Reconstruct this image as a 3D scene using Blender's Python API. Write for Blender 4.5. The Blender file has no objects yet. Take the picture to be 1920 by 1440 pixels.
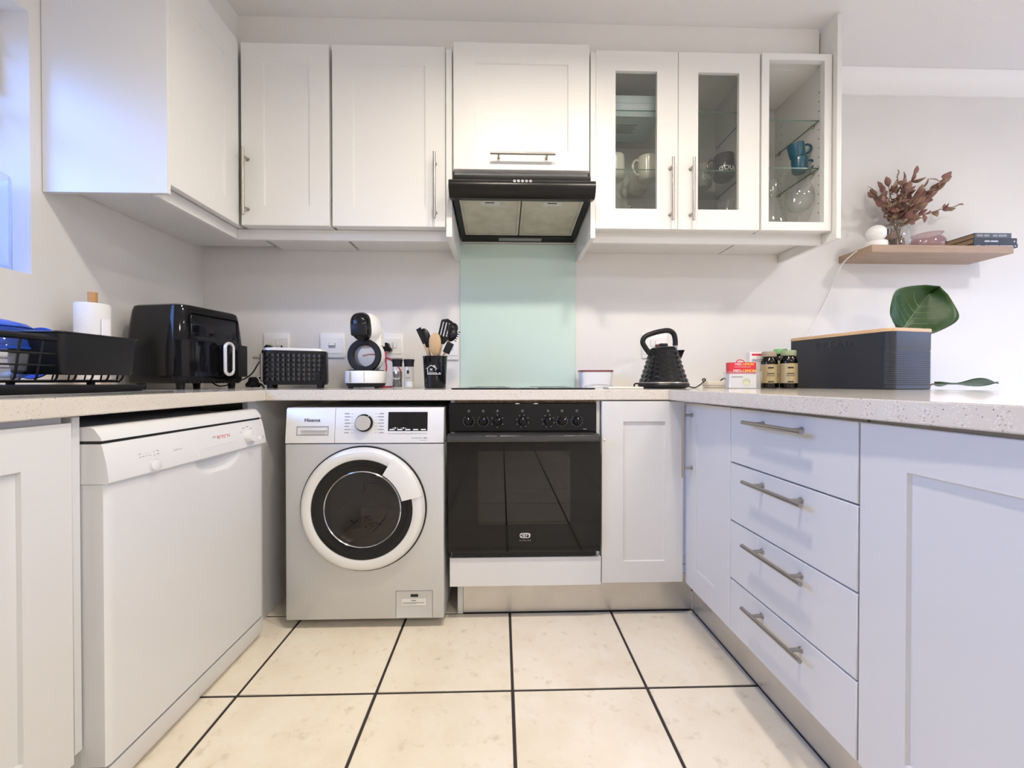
import bpy, bmesh, math, random
from mathutils import Matrix, Vector
random.seed(7)
PI = math.pi
R = math.radians
S = bpy.context.scene
COL = S.collection

# ------------------------------------------------------------------ camera, world, lights, exposure
CAMZ, FPX, YAW, PITCH = 0.93, 757.5, R(1.53), R(-0.45)
cam = bpy.data.cameras.new('camera')
cam.sensor_width = 36.0
cam.lens = FPX / 1920 * 36
cam.clip_start = 0.01
camo = bpy.data.objects.new('camera', cam)
COL.objects.link(camo)
camo.location = (0, 0, CAMZ)
camo.rotation_euler = (PI / 2 + PITCH, 0, -YAW)
S.camera = camo

w = bpy.data.worlds.new('sky')
S.world = w
w.use_nodes = True
bgn = w.node_tree.nodes['Background']
bgn.inputs[1].default_value = 11.0
wt_ = w.node_tree
wg = wt_.nodes.new('ShaderNodeTexCoord')
wsx = wt_.nodes.new('ShaderNodeSeparateXYZ')
wt_.links.new(wg.outputs['Generated'], wsx.inputs[0])
wcr = wt_.nodes.new('ShaderNodeValToRGB')       # dim ground, pale horizon, blue sky
wcr.color_ramp.elements[0].position = 0.52
wcr.color_ramp.elements[0].color = (0.05, 0.05, 0.05, 1)
wcr.color_ramp.elements[1].position = 0.64
wcr.color_ramp.elements[1].color = (0.22, 0.40, 1.0, 1)
wmr = wt_.nodes.new('ShaderNodeMapRange')
wmr.inputs[1].default_value = -1
wmr.inputs[2].default_value = 1
wt_.links.new(wsx.outputs[2], wmr.inputs[0])
wt_.links.new(wmr.outputs[0], wcr.inputs[0])
wt_.links.new(wcr.outputs[0], bgn.inputs[0])

def area(name, loc, size, power, color, shape='DISK', rot=(0, 0, 0), size_y=None):
    l = bpy.data.lights.new(name, 'AREA')
    l.shape = shape
    l.size = size
    if size_y: l.size_y = size_y
    l.energy = power
    l.color = color
    o = bpy.data.objects.new(name, l)
    o.location = loc
    o.rotation_euler = rot
    COL.objects.link(o)
    return o

WARM = (1.0, 0.90, 0.755)
for lx in (0.0, 0.60): area('assumed_kitchen_downlight', (lx, 0.74, 2.52), 0.14, 13.8, WARM).data.spread = R(160)  # unseen lamps assumed from cast shadows, paired to even out the light
area('assumed_dining_ceiling_lamp', (2.46, 0.50, 2.52), 0.16, 14.5, (1.0, 0.96, 0.93)).data.spread = R(165)  # unseen lamp assumed from the end panel's shadow on the wall
area('living_fill_light', (1.55, -1.7, 2.52), 0.6, 40, (1.0, 0.965, 0.935))  # unseen lamp added as ambient fill, kept clear of the splashback reflection
area('assumed_window_daylight', (4.44, 0.45, 1.20), 1.9, 12.5, (1.0, 0.97, 0.965), 'RECTANGLE', (0, PI / 2, 0), 1.7)  # daylight added at the assumed window to brighten bread bin and dining wall
portal = area('window_portal', (-1.76, 0.5, 1.70), 0.9, 1, (1, 1, 1), 'RECTANGLE', (0, -PI / 2, 0), 1.8)
portal.data.cycles.is_portal = True

S.view_settings.view_transform = 'Standard'
S.view_settings.look = 'None'
S.view_settings.gamma = 1
S.view_settings.use_curve_mapping = False
S.view_settings.exposure = 0.17
S.cycles.use_denoising = True
S.cycles.max_bounces = 10
S.cycles.diffuse_bounces = 6
S.cycles.glossy_bounces = 5
S.cycles.transparent_max_bounces = 24
S.cycles.sample_clamp_indirect = 6.0
S.cycles.caustics_reflective = False
S.cycles.caustics_refractive = False

# ------------------------------------------------------------------ materials
def mat(name, col, rough=0.5, metal=0.0, coat=0.0, spec=0.5, var=None, bump=None, sheen=0.0):
    """var = (colour, scale, lo, hi): noise-mixed second colour; bump = (scale, strength, distance)."""
    m = bpy.data.materials.new(name)
    m.use_nodes = True
    nt = m.node_tree
    b = nt.nodes['Principled BSDF']
    b.inputs['Base Color'].default_value = (*col, 1)
    b.inputs['Roughness'].default_value = rough
    b.inputs['Metallic'].default_value = metal
    b.inputs['Coat Weight'].default_value = coat
    b.inputs['Coat Roughness'].default_value = 0.05
    b.inputs['Specular IOR Level'].default_value = spec
    tc = nt.nodes.new('ShaderNodeTexCoord')
    if var:
        c2, sc, lo, hi = var
        n = nt.nodes.new('ShaderNodeTexNoise')
        n.inputs['Scale'].default_value = sc
        n.inputs['Detail'].default_value = 6
        nt.links.new(tc.outputs['Object'], n.inputs['Vector'])
        r = nt.nodes.new('ShaderNodeMapRange')
        r.inputs[1].default_value = lo
        r.inputs[2].default_value = hi
        nt.links.new(n.outputs['Fac'], r.inputs[0])
        mx = nt.nodes.new('ShaderNodeMix')
        mx.data_type = 'RGBA'
        mx.inputs[6].default_value = (*col, 1)
        mx.inputs[7].default_value = (*c2, 1)
        nt.links.new(r.outputs[0], mx.inputs[0])
        nt.links.new(mx.outputs[2], b.inputs['Base Color'])
    if bump:
        sc, st, ds = bump
        n2 = nt.nodes.new('ShaderNodeTexNoise')
        n2.inputs['Scale'].default_value = sc
        n2.inputs['Detail'].default_value = 3
        nt.links.new(tc.outputs['Object'], n2.inputs['Vector'])
        bp = nt.nodes.new('ShaderNodeBump')
        bp.inputs['Strength'].default_value = st
        bp.inputs['Distance'].default_value = ds
        nt.links.new(n2.outputs['Fac'], bp.inputs['Height'])
        nt.links.new(bp.outputs['Normal'], b.inputs['Normal'])
    return m

def glass(name, tint=(0.985, 0.992, 0.99), ior=1.58, rough=0.0, body=0.0, bodycol=(1, 1, 1)):
    """clear thin glass: tinted transparency plus fresnel reflection (and a little scattering body)."""
    m = bpy.data.materials.new(name)
    m.use_nodes = True
    nt = m.node_tree
    nt.nodes.clear()
    out = nt.nodes.new('ShaderNodeOutputMaterial')
    tr = nt.nodes.new('ShaderNodeBsdfTransparent')
    tr.inputs[0].default_value = (*tint, 1)
    gl = nt.nodes.new('ShaderNodeBsdfGlossy')
    gl.inputs['Roughness'].default_value = rough
    lw = nt.nodes.new('ShaderNodeNewGeometry')
    dt = nt.nodes.new('ShaderNodeVectorMath')
    dt.operation = 'DOT_PRODUCT'
    nt.links.new(lw.outputs['Normal'], dt.inputs[0])
    nt.links.new(lw.outputs['Incoming'], dt.inputs[1])
    ab = nt.nodes.new('ShaderNodeMath')
    ab.operation = 'ABSOLUTE'
    nt.links.new(dt.outputs['Value'], ab.inputs[0])
    om = nt.nodes.new('ShaderNodeMath')
    om.operation = 'SUBTRACT'
    om.inputs[0].default_value = 1.0
    nt.links.new(ab.outputs[0], om.inputs[1])
    pw = nt.nodes.new('ShaderNodeMath')
    pw.operation = 'POWER'
    pw.inputs[1].default_value = 5
    nt.links.new(om.outputs[0], pw.inputs[0])
    f0 = ((ior - 1) / (ior + 1)) ** 2
    fr = nt.nodes.new('ShaderNodeMath')         # Schlick reflectance, the same on both faces of the thin sheet
    fr.operation = 'MULTIPLY_ADD'
    fr.inputs[1].default_value = 1 - f0
    fr.inputs[2].default_value = f0
    nt.links.new(pw.outputs[0], fr.inputs[0])
    src = tr
    if body:
        df = nt.nodes.new('ShaderNodeBsdfDiffuse')
        df.inputs[0].default_value = (*bodycol, 1)
        m1 = nt.nodes.new('ShaderNodeMixShader')
        m1.inputs[0].default_value = body
        nt.links.new(tr.outputs[0], m1.inputs[1])
        nt.links.new(df.outputs[0], m1.inputs[2])
        src = m1
    mx = nt.nodes.new('ShaderNodeMixShader')
    nt.links.new(fr.outputs[0], mx.inputs[0])
    nt.links.new(src.outputs[0], mx.inputs[1])
    nt.links.new(gl.outputs[0], mx.inputs[2])
    nt.links.new(mx.outputs[0], out.inputs[0])
    return m

def quartz(name):
    m = mat(name, (0.66, 0.60, 0.51), 0.14, coat=0.3)
    nt = m.node_tree
    b = nt.nodes['Principled BSDF']
    tc = nt.nodes['Texture Coordinate']
    prev = None
    base = (0.66, 0.61, 0.53, 1)
    for sc, lo, hi, cut, col in ((290, 0.12, 0.24, 0.86, (0.40, 0.33, 0.27, 1)), (300, 0.10, 0.22, 0.65, (0.78, 0.75, 0.70, 1)),
                                 (250, 0.09, 0.17, 0.945, (0.17, 0.14, 0.12, 1))):
        v = nt.nodes.new('ShaderNodeTexVoronoi')
        v.inputs['Scale'].default_value = sc
        nt.links.new(tc.outputs['Object'], v.inputs['Vector'])
        r = nt.nodes.new('ShaderNodeMapRange')
        r.inputs[1].default_value = hi * 2
        r.inputs[2].default_value = lo * 2
        nt.links.new(v.outputs['Distance'], r.inputs[0])
        sp = nt.nodes.new('ShaderNodeSeparateColor')
        nt.links.new(v.outputs['Color'], sp.inputs[0])
        g = nt.nodes.new('ShaderNodeMath')
        g.operation = 'GREATER_THAN'
        g.inputs[1].default_value = cut
        nt.links.new(sp.outputs[0], g.inputs[0])
        mu = nt.nodes.new('ShaderNodeMath')
        mu.operation = 'MULTIPLY'
        nt.links.new(r.outputs[0], mu.inputs[0])
        nt.links.new(g.outputs[0], mu.inputs[1])
        mx = nt.nodes.new('ShaderNodeMix')
        mx.data_type = 'RGBA'
        if prev: nt.links.new(prev.outputs[2], mx.inputs[6])
        else: mx.inputs[6].default_value = base
        mx.inputs[7].default_value = col
        nt.links.new(mu.outputs[0], mx.inputs[0])
        prev = mx
    nt.links.new(prev.outputs[2], b.inputs['Base Color'])
    return m

def wood(name, c1, c2, scale=(2, 30, 30), rough=0.5):
    m = mat(name, c1, rough)
    nt = m.node_tree
    tc = nt.nodes['Texture Coordinate']
    mp = nt.nodes.new('ShaderNodeMapping')
    mp.inputs['Scale'].default_value = scale
    nt.links.new(tc.outputs['Object'], mp.inputs[0])
    n = nt.nodes.new('ShaderNodeTexNoise')
    n.inputs['Scale'].default_value = 3
    n.inputs['Detail'].default_value = 8
    n.inputs['Distortion'].default_value = 0.6
    nt.links.new(mp.outputs[0], n.inputs[0])
    r = nt.nodes.new('ShaderNodeMapRange')
    r.inputs[1].default_value = 0.3
    r.inputs[2].default_value = 0.7
    nt.links.new(n.outputs['Fac'], r.inputs[0])
    mx = nt.nodes.new('ShaderNodeMix')
    mx.data_type = 'RGBA'
    mx.inputs[6].default_value = (*c1, 1)
    mx.inputs[7].default_value = (*c2, 1)
    nt.links.new(r.outputs[0], mx.inputs[0])
    nt.links.new(mx.outputs[2], nt.nodes['Principled BSDF'].inputs['Base Color'])
    return m

M = dict(
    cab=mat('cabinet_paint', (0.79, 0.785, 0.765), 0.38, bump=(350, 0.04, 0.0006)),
    cab_dim=mat('cabinet_paint_dimmed', (0.665, 0.66, 0.65), 0.40, bump=(350, 0.04, 0.0006)),  # same paint as the wall cabinets, with the dimmer light below put into the colour
    cabin=mat('cabinet_interior', (0.74, 0.73, 0.70), 0.5),
    wall=mat('wall_paint', (0.80, 0.785, 0.76), 0.75, var=((0.775, 0.76, 0.735), 3, 0.35, 0.7), bump=(120, 0.12, 0.002)),
    ceil=mat('ceiling_plaster', (0.79, 0.775, 0.76), 0.9, bump=(260, 0.5, 0.003)),
    trim=mat('trim_paint', (0.85, 0.84, 0.82), 0.4),
    grout=mat('dark_grout', (0.035, 0.028, 0.025), 0.9, bump=(400, 0.4, 0.001)),
    quartz=quartz('speckled_quartz'),
    steel=mat('brushed_steel', (0.43, 0.40, 0.37), 0.32, 0.95),
    steel2=mat('sink_steel', (0.55, 0.54, 0.52), 0.25, 1.0),
    chrome=mat('chrome', (0.85, 0.85, 0.85), 0.08, 1.0),
    alu=mat('kick_aluminium', (0.68, 0.65, 0.60), 0.36, 0.75, var=((0.60, 0.57, 0.52), 5, 0.4, 0.7)),
    black=mat('black_plastic', (0.010, 0.010, 0.011), 0.38, spec=0.3),
    gloss=mat('black_gloss', (0.007, 0.007, 0.008), 0.07, spec=0.34),
    hood=mat('hood_black', (0.006, 0.006, 0.006), 0.3, spec=0.3),
    ovhand=mat('oven_handle_black', (0.035, 0.035, 0.035), 0.22, spec=0.6),
    stud=mat('stud_black', (0.009, 0.009, 0.010), 0.10, spec=0.45),
    knob=mat('spun_aluminium', (0.78, 0.78, 0.78), 0.25, 1.0),
    oven=mat('oven_black', (0.004, 0.004, 0.004), 0.06, spec=0.32),
    matt=mat('black_matt', (0.016, 0.016, 0.018), 0.55, spec=0.35),
    dark=mat('dark_void', (0.02, 0.02, 0.02), 0.9),
    white=mat('white_appliance', (0.70, 0.70, 0.70), 0.28),
    wplast=mat('white_plastic', (0.87, 0.865, 0.85), 0.35),
    silver=mat('washer_silver', (0.58, 0.585, 0.585), 0.33, 0.35),
    silver2=mat('washer_light_silver', (0.76, 0.76, 0.75), 0.3, 0.25),
    sgrey=mat('handle_grey', (0.33, 0.33, 0.33), 0.35, 0.3),
    print=mat('grey_print', (0.25, 0.25, 0.26), 0.6),
    red=mat('red_print', (0.55, 0.02, 0.03), 0.5),
    wprint=mat('white_print', (0.85, 0.85, 0.85), 0.5),
    yprint=mat('yellow_print', (0.95, 0.75, 0.10), 0.5),
    mint=mat('mint_glass', (0.60, 0.77, 0.70), 0.04, coat=1.0, spec=0.6),
    filt=mat('filter_mesh', (0.62, 0.58, 0.48), 0.5, 0.35, var=((0.48, 0.44, 0.33), 14, 0.4, 0.75), bump=(700, 0.6, 0.002)),
    glass=glass('clear_glass'),
    pane=glass('pane_glass', (0.925, 0.94, 0.93)),
    shelfg=glass('shelf_glass', (0.95, 0.975, 0.96)),
    edge=mat('glass_edge', (0.10, 0.17, 0.14), 0.2),
    rosy=glass('mauve_glass', (0.87, 0.78, 0.79)),
    frost=glass('frosted_plastic', (0.93, 0.94, 0.95), rough=0.15, body=0.14, bodycol=(0.8, 0.82, 0.85)),
    amber=glass('amber_glass', (0.10, 0.035, 0.012)),
    smoke=glass('smoked_glass', (0.16, 0.15, 0.15)),
    ovglass=glass('oven_glass', (0.30, 0.29, 0.26), ior=1.6),
    wood=wood('oak_wood', (0.43, 0.31, 0.225), (0.35, 0.24, 0.165), (2, 25, 25)),
    bamboo=wood('bamboo', (0.66, 0.46, 0.27), (0.56, 0.37, 0.20), (3, 40, 40)),
    spoon=wood('spoon_wood', (0.62, 0.43, 0.24), (0.54, 0.36, 0.19), (20, 20, 3)),
    pole=wood('pole_wood', (0.62, 0.33, 0.13), (0.52, 0.26, 0.09), (20, 20, 3)),
    chip=mat('raw_chipboard', (0.42, 0.28, 0.17), 0.85, var=((0.25, 0.15, 0.09), 80, 0.4, 0.6)),
    navy=mat('bin_navy', (0.019, 0.022, 0.031), 0.40, 0.1, spec=0.6),
    emboss=mat('embossed_navy', (0.035, 0.04, 0.055), 0.22, 0.3),  # letters lighter than the bin: their highlights are put into the colour
    paper=mat('paper_towel', (0.86, 0.85, 0.83), 0.9, bump=(160, 0.6, 0.003)),
    blue=mat('blue_plastic', (0.02, 0.09, 0.55), 0.25),
    bluecl=glass('blue_clear', (0.25, 0.35, 0.85), body=0.45, bodycol=(0.03, 0.10, 0.55)),
    cream=mat('cream_glaze', (0.76, 0.72, 0.64), 0.2, coat=0.4),
    greym=mat('grey_glaze', (0.36, 0.35, 0.33), 0.3),
    darkm=mat('charcoal_glaze', (0.035, 0.035, 0.037), 0.25, coat=0.3),
    teal=mat('teal_glaze', (0.008, 0.085, 0.135), 0.22, coat=0.5),
    boxblue=mat('pale_blue_card', (0.68, 0.78, 0.82), 0.5),
    card=mat('white_card', (0.82, 0.80, 0.79), 0.55),
    redcard=mat('red_card', (0.62, 0.025, 0.045), 0.45),
    gold=mat('gold_label', (0.46, 0.37, 0.20), 0.4, 0.3),
    cap=mat('taupe_cap', (0.33, 0.28, 0.20), 0.5),
    cap2=mat('olive_cap', (0.30, 0.34, 0.20), 0.5),
    gcap=mat('green_cap', (0.22, 0.50, 0.20), 0.4),
    leaf=mat('fig_leaf', (0.024, 0.068, 0.014), 0.4, var=((0.036, 0.092, 0.020), 9, 0.35, 0.7)),
    vein=mat('leaf_vein', (0.17, 0.27, 0.11), 0.45),
    bark=mat('bark', (0.20, 0.13, 0.08), 0.85),
    pot=mat('terracotta_pot', (0.55, 0.50, 0.44), 0.7),
    dry=mat('dried_leaf', (0.30, 0.165, 0.135), 0.7, var=((0.20, 0.135, 0.095), 25, 0.35, 0.7)),
    dry2=mat('dried_leaf_pink', (0.36, 0.17, 0.16), 0.7, var=((0.27, 0.14, 0.12), 25, 0.35, 0.7)),
    dry3=mat('dried_leaf_tan', (0.36, 0.24, 0.16), 0.7, var=((0.25, 0.16, 0.10), 25, 0.35, 0.7)),
    page=mat('book_pages', (0.47, 0.34, 0.21), 0.8),
    cover=mat('book_cover', (0.045, 0.052, 0.068), 0.5),
    cover2=mat('book_cover_slate', (0.10, 0.115, 0.145), 0.5),
    redcord=mat('red_cord', (0.50, 0.03, 0.04), 0.45),
    maroon=mat('laundry_maroon', (0.26, 0.035, 0.035), 0.9, var=((0.10, 0.07, 0.05), 22, 0.45, 0.55)),
    salt=mat('salt', (0.86, 0.84, 0.81), 0.7),
    pepper=mat('peppercorn', (0.05, 0.04, 0.035), 0.7, var=((0.18, 0.15, 0.12), 160, 0.45, 0.6)),
    enamel=mat('white_enamel', (0.80, 0.82, 0.86), 0.22),
    ivory=mat('ivory_plastic', (0.76, 0.72, 0.64), 0.4),
)
def tile_material():
    m = mat('cream_tile', (0.84, 0.765, 0.64), 0.30)
    nt = m.node_tree
    b = nt.nodes['Principled BSDF']
    tc = nt.nodes['Texture Coordinate']
    oi = nt.nodes.new('ShaderNodeObjectInfo')
    ad = nt.nodes.new('ShaderNodeVectorMath')
    ad.operation = 'MULTIPLY_ADD'
    sc = nt.nodes.new('ShaderNodeCombineXYZ')
    for k in range(3): nt.links.new(oi.outputs['Random'], sc.inputs[k])
    ad.inputs[1].default_value = (37, 53, 71)
    nt.links.new(sc.outputs[0], ad.inputs[0])
    nt.links.new(tc.outputs['Object'], ad.inputs[2])
    prev = None
    for s, det, lo, hi, col, amt in ((5, 5, 0.42, 0.75, (0.76, 0.665, 0.52, 1), 0.9), (26, 8, 0.575, 0.76, (0.54, 0.45, 0.33, 1), 0.7),
                                     (9, 4, 0.52, 0.72, (0.85, 0.80, 0.70, 1), 0.8)):
        n = nt.nodes.new('ShaderNodeTexNoise')
        n.inputs['Scale'].default_value = s
        n.inputs['Detail'].default_value = det
        n.inputs['Roughness'].default_value = 0.62
        nt.links.new(ad.outputs[0], n.inputs['Vector'])
        r = nt.nodes.new('ShaderNodeMapRange')
        r.inputs[1].default_value = lo
        r.inputs[2].default_value = hi
        r.inputs[4].default_value = amt
        nt.links.new(n.outputs['Fac'], r.inputs[0])
        mx = nt.nodes.new('ShaderNodeMix')
        mx.data_type = 'RGBA'
        if prev: nt.links.new(prev.outputs[2], mx.inputs[6])
        else: mx.inputs[6].default_value = (0.84, 0.765, 0.64, 1)
        mx.inputs[7].default_value = col
        nt.links.new(r.outputs[0], mx.inputs[0])
        prev = mx
    nt.links.new(prev.outputs[2], b.inputs['Base Color'])
    return m
M['tile'] = tile_material()

# ------------------------------------------------------------------ mesh helpers
def smooth(me, ang=38):
    for p in me.polygons: p.use_smooth = True
    me.set_sharp_from_angle(angle=R(ang))

class MB:
    """collects shapes in one bmesh; the current matrix self.m is applied to what is added."""
    def __init__(s, m=None):
        s.bm = bmesh.new()
        s.m = m or Matrix.Identity(4)
    def add(s, vs, fs):
        v = [s.bm.verts.new(s.m @ Vector(p)) for p in vs]
        for f in fs:
            try: s.bm.faces.new([v[i] for i in f])
            except ValueError: pass
        return v
    def box(s, x0, x1, y0, y1, z0, z1, bev=0.0, seg=1):
        if bev <= 0:
            s.add([(x, y, z) for x in (x0, x1) for y in (y0, y1) for z in (z0, z1)],
                  [(0, 1, 3, 2), (4, 6, 7, 5), (0, 4, 5, 1), (2, 3, 7, 6), (0, 2, 6, 4), (1, 5, 7, 3)])
            return s
        t = bmesh.new()
        bmesh.ops.create_cube(t, size=1)
        for v in t.verts:
            v.co = Vector(((x0 + x1) / 2 + v.co.x * (x1 - x0), (y0 + y1) / 2 + v.co.y * (y1 - y0), (z0 + z1) / 2 + v.co.z * (z1 - z0)))
        bmesh.ops.bevel(t, geom=t.edges[:], offset=bev, segments=seg, profile=0.5, affect='EDGES')
        s.merge(t)
        return s
    def merge(s, t):
        t.verts.index_update()
        s.add([v.co.copy() for v in t.verts], [[v.index for v in f.verts] for f in t.faces])
        t.free()
    def cyl(s, p0, p1, r0, r1=None, n=16, caps=True):
        r1 = r0 if r1 is None else r1
        p0, p1 = Vector(p0), Vector(p1)
        d = (p1 - p0).normalized()
        a = d.orthogonal().normalized()
        b = d.cross(a)
        vs = []
        for p, r in ((p0, r0), (p1, r1)):
            for i in range(n):
                t = 2 * PI * i / n
                vs.append(p + a * (r * math.cos(t)) + b * (r * math.sin(t)))
        fs = [(i, (i + 1) % n, n + (i + 1) % n, n + i) for i in range(n)]
        if caps: fs += [tuple(range(n - 1, -1, -1)), tuple(range(n, 2 * n))]
        s.add(vs, fs)
        return s
    def lathe(s, prof, n=32, a0=0.0, a1=2 * PI, c=(0, 0)):
        full = abs(a1 - a0 - 2 * PI) < 1e-6
        k = n if full else n + 1
        vs, fs, idx = [], [], []
        for (r, h) in prof:
            if r < 1e-6:
                idx.append([len(vs)] * k)
                vs.append((c[0], c[1], h))
            else:
                row = []
                for i in range(k):
                    t = a0 + (a1 - a0) * i / n
                    row.append(len(vs))
                    vs.append((c[0] + r * math.cos(t), c[1] + r * math.sin(t), h))
                idx.append(row)
        for j in range(len(prof) - 1):
            for i in range(n):
                q = [idx[j][i], idx[j][(i + 1) % k], idx[j + 1][(i + 1) % k], idx[j + 1][i]]
                q2 = []
                for e in q:
                    if e not in q2: q2.append(e)
                if len(q2) > 2: fs.append(q2)
        s.add(vs, fs)
        return s
    def tube(s, pts, r, n=8, caps=True, closed=False):
        pts = [Vector(p) for p in pts]
        m = len(pts)
        vs, fs = [], []
        a = None
        for i, p in enumerate(pts):
            if closed: d = (pts[(i + 1) % m] - pts[i - 1]).normalized()
            else: d = (pts[min(i + 1, m - 1)] - pts[max(i - 1, 0)]).normalized()
            if a is None: a = d.orthogonal().normalized()
            a = (a - d * a.dot(d)).normalized()
            b = d.cross(a)
            rr = r[i] if isinstance(r, (list, tuple)) else r
            for k in range(n):
                t = 2 * PI * k / n
                vs.append(p + a * (rr * math.cos(t)) + b * (rr * math.sin(t)))
        for i in range(m if closed else m - 1):
            j = (i + 1) % m
            for k in range(n):
                fs.append((i * n + k, i * n + (k + 1) % n, j * n + (k + 1) % n, j * n + k))
        if caps and not closed: fs += [tuple(range(n - 1, -1, -1)), tuple(range((m - 1) * n, m * n))]
        s.add(vs, fs)
        return s
    def prism(s, poly, x0, x1, axis='x'):
        """poly of (a, b) extruded along an axis: x -> (y, z), y -> (x, z), z -> (x, y)."""
        n = len(poly)
        def P(t, q): return (t, q[0], q[1]) if axis == 'x' else (q[0], t, q[1]) if axis == 'y' else (q[0], q[1], t)
        s.add([P(x0, q) for q in poly] + [P(x1, q) for q in poly],
              [tuple(range(n)), tuple(range(2 * n - 1, n - 1, -1))] + [(i, n + i, n + (i + 1) % n, (i + 1) % n) for i in range(n)])
        return s
    def sphere(s, c, r, n=20, sz=1.0, sx=1.0, sy=1.0):
        k = n // 2
        prof = [(r * math.sin(PI * i / k), -r * math.cos(PI * i / k)) for i in range(k + 1)]
        old = s.m
        s.m = s.m @ Matrix.Translation(c) @ Matrix.Diagonal((sx, sy, sz, 1))
        s.lathe([(0, -r)] + prof[1:-1] + [(0, r)], n)
        s.m = old
        return s
    def ring(s, x0, x1, z0, z1, ml, mr, mb, mt, y0, t, rec=None):
        """door leaf: front at y0, thickness t, frame margins; rec = depth of the sunk panel, None = open through."""
        X0, X1, Z0, Z1 = x0 + ml, x1 - mr, z0 + mb, z1 - mt
        e = 0.0015
        o = [(x0, z0), (x1, z0), (x1, z1), (x0, z1)]
        oi = [(x0 + e, z0 + e), (x1 - e, z0 + e), (x1 - e, z1 - e), (x0 + e, z1 - e)]
        i = [(X0, Z0), (X1, Z0), (X1, Z1), (X0, Z1)]
        ie = [(X0 + e, Z0 + e), (X1 - e, Z0 + e), (X1 - e, Z1 - e), (X0 + e, Z1 - e)]
        yb = y0 + t
        vs = [(p[0], y0 + e, p[1]) for p in o] + [(p[0], y0, p[1]) for p in oi] + [(p[0], y0, p[1]) for p in i]
        vs += [(p[0], yb, p[1]) for p in o]
        fs = []
        for k in range(4):
            j = (k + 1) % 4
            fs += [(k, j, 4 + j, 4 + k), (4 + k, 4 + j, 8 + j, 8 + k), (12 + k, 12 + j, j, k)]
        if rec is not None:
            vs += [(p[0], y0 + rec, p[1]) for p in ie]
            fs += [(8 + k, 8 + (k + 1) % 4, 16 + (k + 1) % 4, 16 + k) for k in range(4)]
            fs += [(16, 17, 18, 19), (15, 14, 13, 12)]
        else:
            vs += [(p[0], yb, p[1]) for p in i]
            for k in range(4):
                j = (k + 1) % 4
                fs += [(8 + k, 8 + j, 16 + j, 16 + k), (16 + k, 16 + j, 12 + j, 12 + k)]
        s.add(vs, fs)
        return s
    def obj(s, name, m, parent=None, ang=38):
        bmesh.ops.recalc_face_normals(s.bm, faces=s.bm.faces[:])
        me = bpy.data.meshes.new(name)
        s.bm.to_mesh(me)
        s.bm.free()
        smooth(me, ang)
        me.materials.append(M[m] if isinstance(m, str) else m)
        o = bpy.data.objects.new(name, me)
        COL.objects.link(o)
        if parent: o.parent = parent
        return o

def tag(o, label, cat, group=None, kind=None):
    o['label'] = label
    if cat: o['category'] = cat
    if group: o['group'] = group
    if kind: o['kind'] = kind
    return o
def thing(name, label, cat, loc=(0, 0, 0), rz=0.0, group=None):
    o = bpy.data.objects.new(name, None)
    o.empty_display_size = 0.05
    COL.objects.link(o)
    o.location = loc
    o.rotation_euler = (0, 0, rz)
    return tag(o, label, cat, group)
def struct(o, label=None):
    o['kind'] = 'structure'
    if label: o['label'] = label
    return o
def dup(root, loc, rz=None, label=None):
    r = root.copy()
    COL.objects.link(r)
    r.location = loc
    if rz is not None: r.rotation_euler = (0, 0, rz)
    if label: r['label'] = label
    for ch in list(root.children):
        c = ch.copy()
        COL.objects.link(c)
        c.parent = r
        for g in list(ch.children):
            d = g.copy()
            COL.objects.link(d)
            d.parent = c
    return r
FY = Matrix.Rotation(PI / 2, 4, 'X')          # turns a lathe about z so that its axis points to -y
def T(x, y, z): return Matrix.Translation((x, y, z))
def text_mesh(body, size, ext=0.0004, align='CENTER', spacing=1.0):
    cu = bpy.data.curves.new('lettering', 'FONT')
    cu.body = body
    cu.size = size
    cu.extrude = ext
    cu.align_x = align
    cu.align_y = 'CENTER'
    cu.space_character = spacing
    cu.resolution_u = 3
    o = bpy.data.objects.new('lettering', cu)
    COL.objects.link(o)
    dg = bpy.context.evaluated_depsgraph_get()
    me = bpy.data.meshes.new_from_object(o.evaluated_get(dg))
    bpy.data.objects.remove(o)
    bpy.data.curves.remove(cu)
    return me
def text(parent, body, size, loc, m, rot=(PI / 2, 0, 0), align='CENTER', ext=0.0004, spacing=1.0, bend=None, bold=0.0, name='lettering'):
    me = text_mesh(body, size, ext, align, spacing)
    mt = T(*loc) @ Matrix.Rotation(rot[2], 4, 'Z') @ Matrix.Rotation(rot[1], 4, 'Y') @ Matrix.Rotation(rot[0], 4, 'X')
    for v in me.vertices:
        if bend:                                # wrap round a vertical cylinder of radius bend about the parent axis
            a = -PI / 2 + v.co.x / bend + rot[2]
            rr = bend + v.co.z
            v.co = Vector((loc[0] + rr * math.cos(a), loc[1] + rr * math.sin(a), loc[2] + v.co.y))
        else: v.co = mt @ v.co
    me.materials.clear()
    me.materials.append(M[m])
    o = bpy.data.objects.new(name, me)
    COL.objects.link(o)
    o.parent = parent
    return o
def bar_handle(mb, p0, p1, out, r=0.0058, off=0.034, inset=0.035):
    """bar pull from p0 to p1 (points on the door face), standing off along out."""
    p0, p1, out = Vector(p0), Vector(p1), Vector(out)
    d = (p1 - p0).normalized()
    mb.cyl(p0 + out * off, p1 + out * off, r, n=14)
    for q in (p0 + d * inset, p1 - d * inset):
        mb.cyl(q, q + out * off, r * 0.95, r * 0.72, n=12)
        mb.cyl(q, q + out * 0.004, r * 1.35, r * 1.2, n=12)
    return mb
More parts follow.
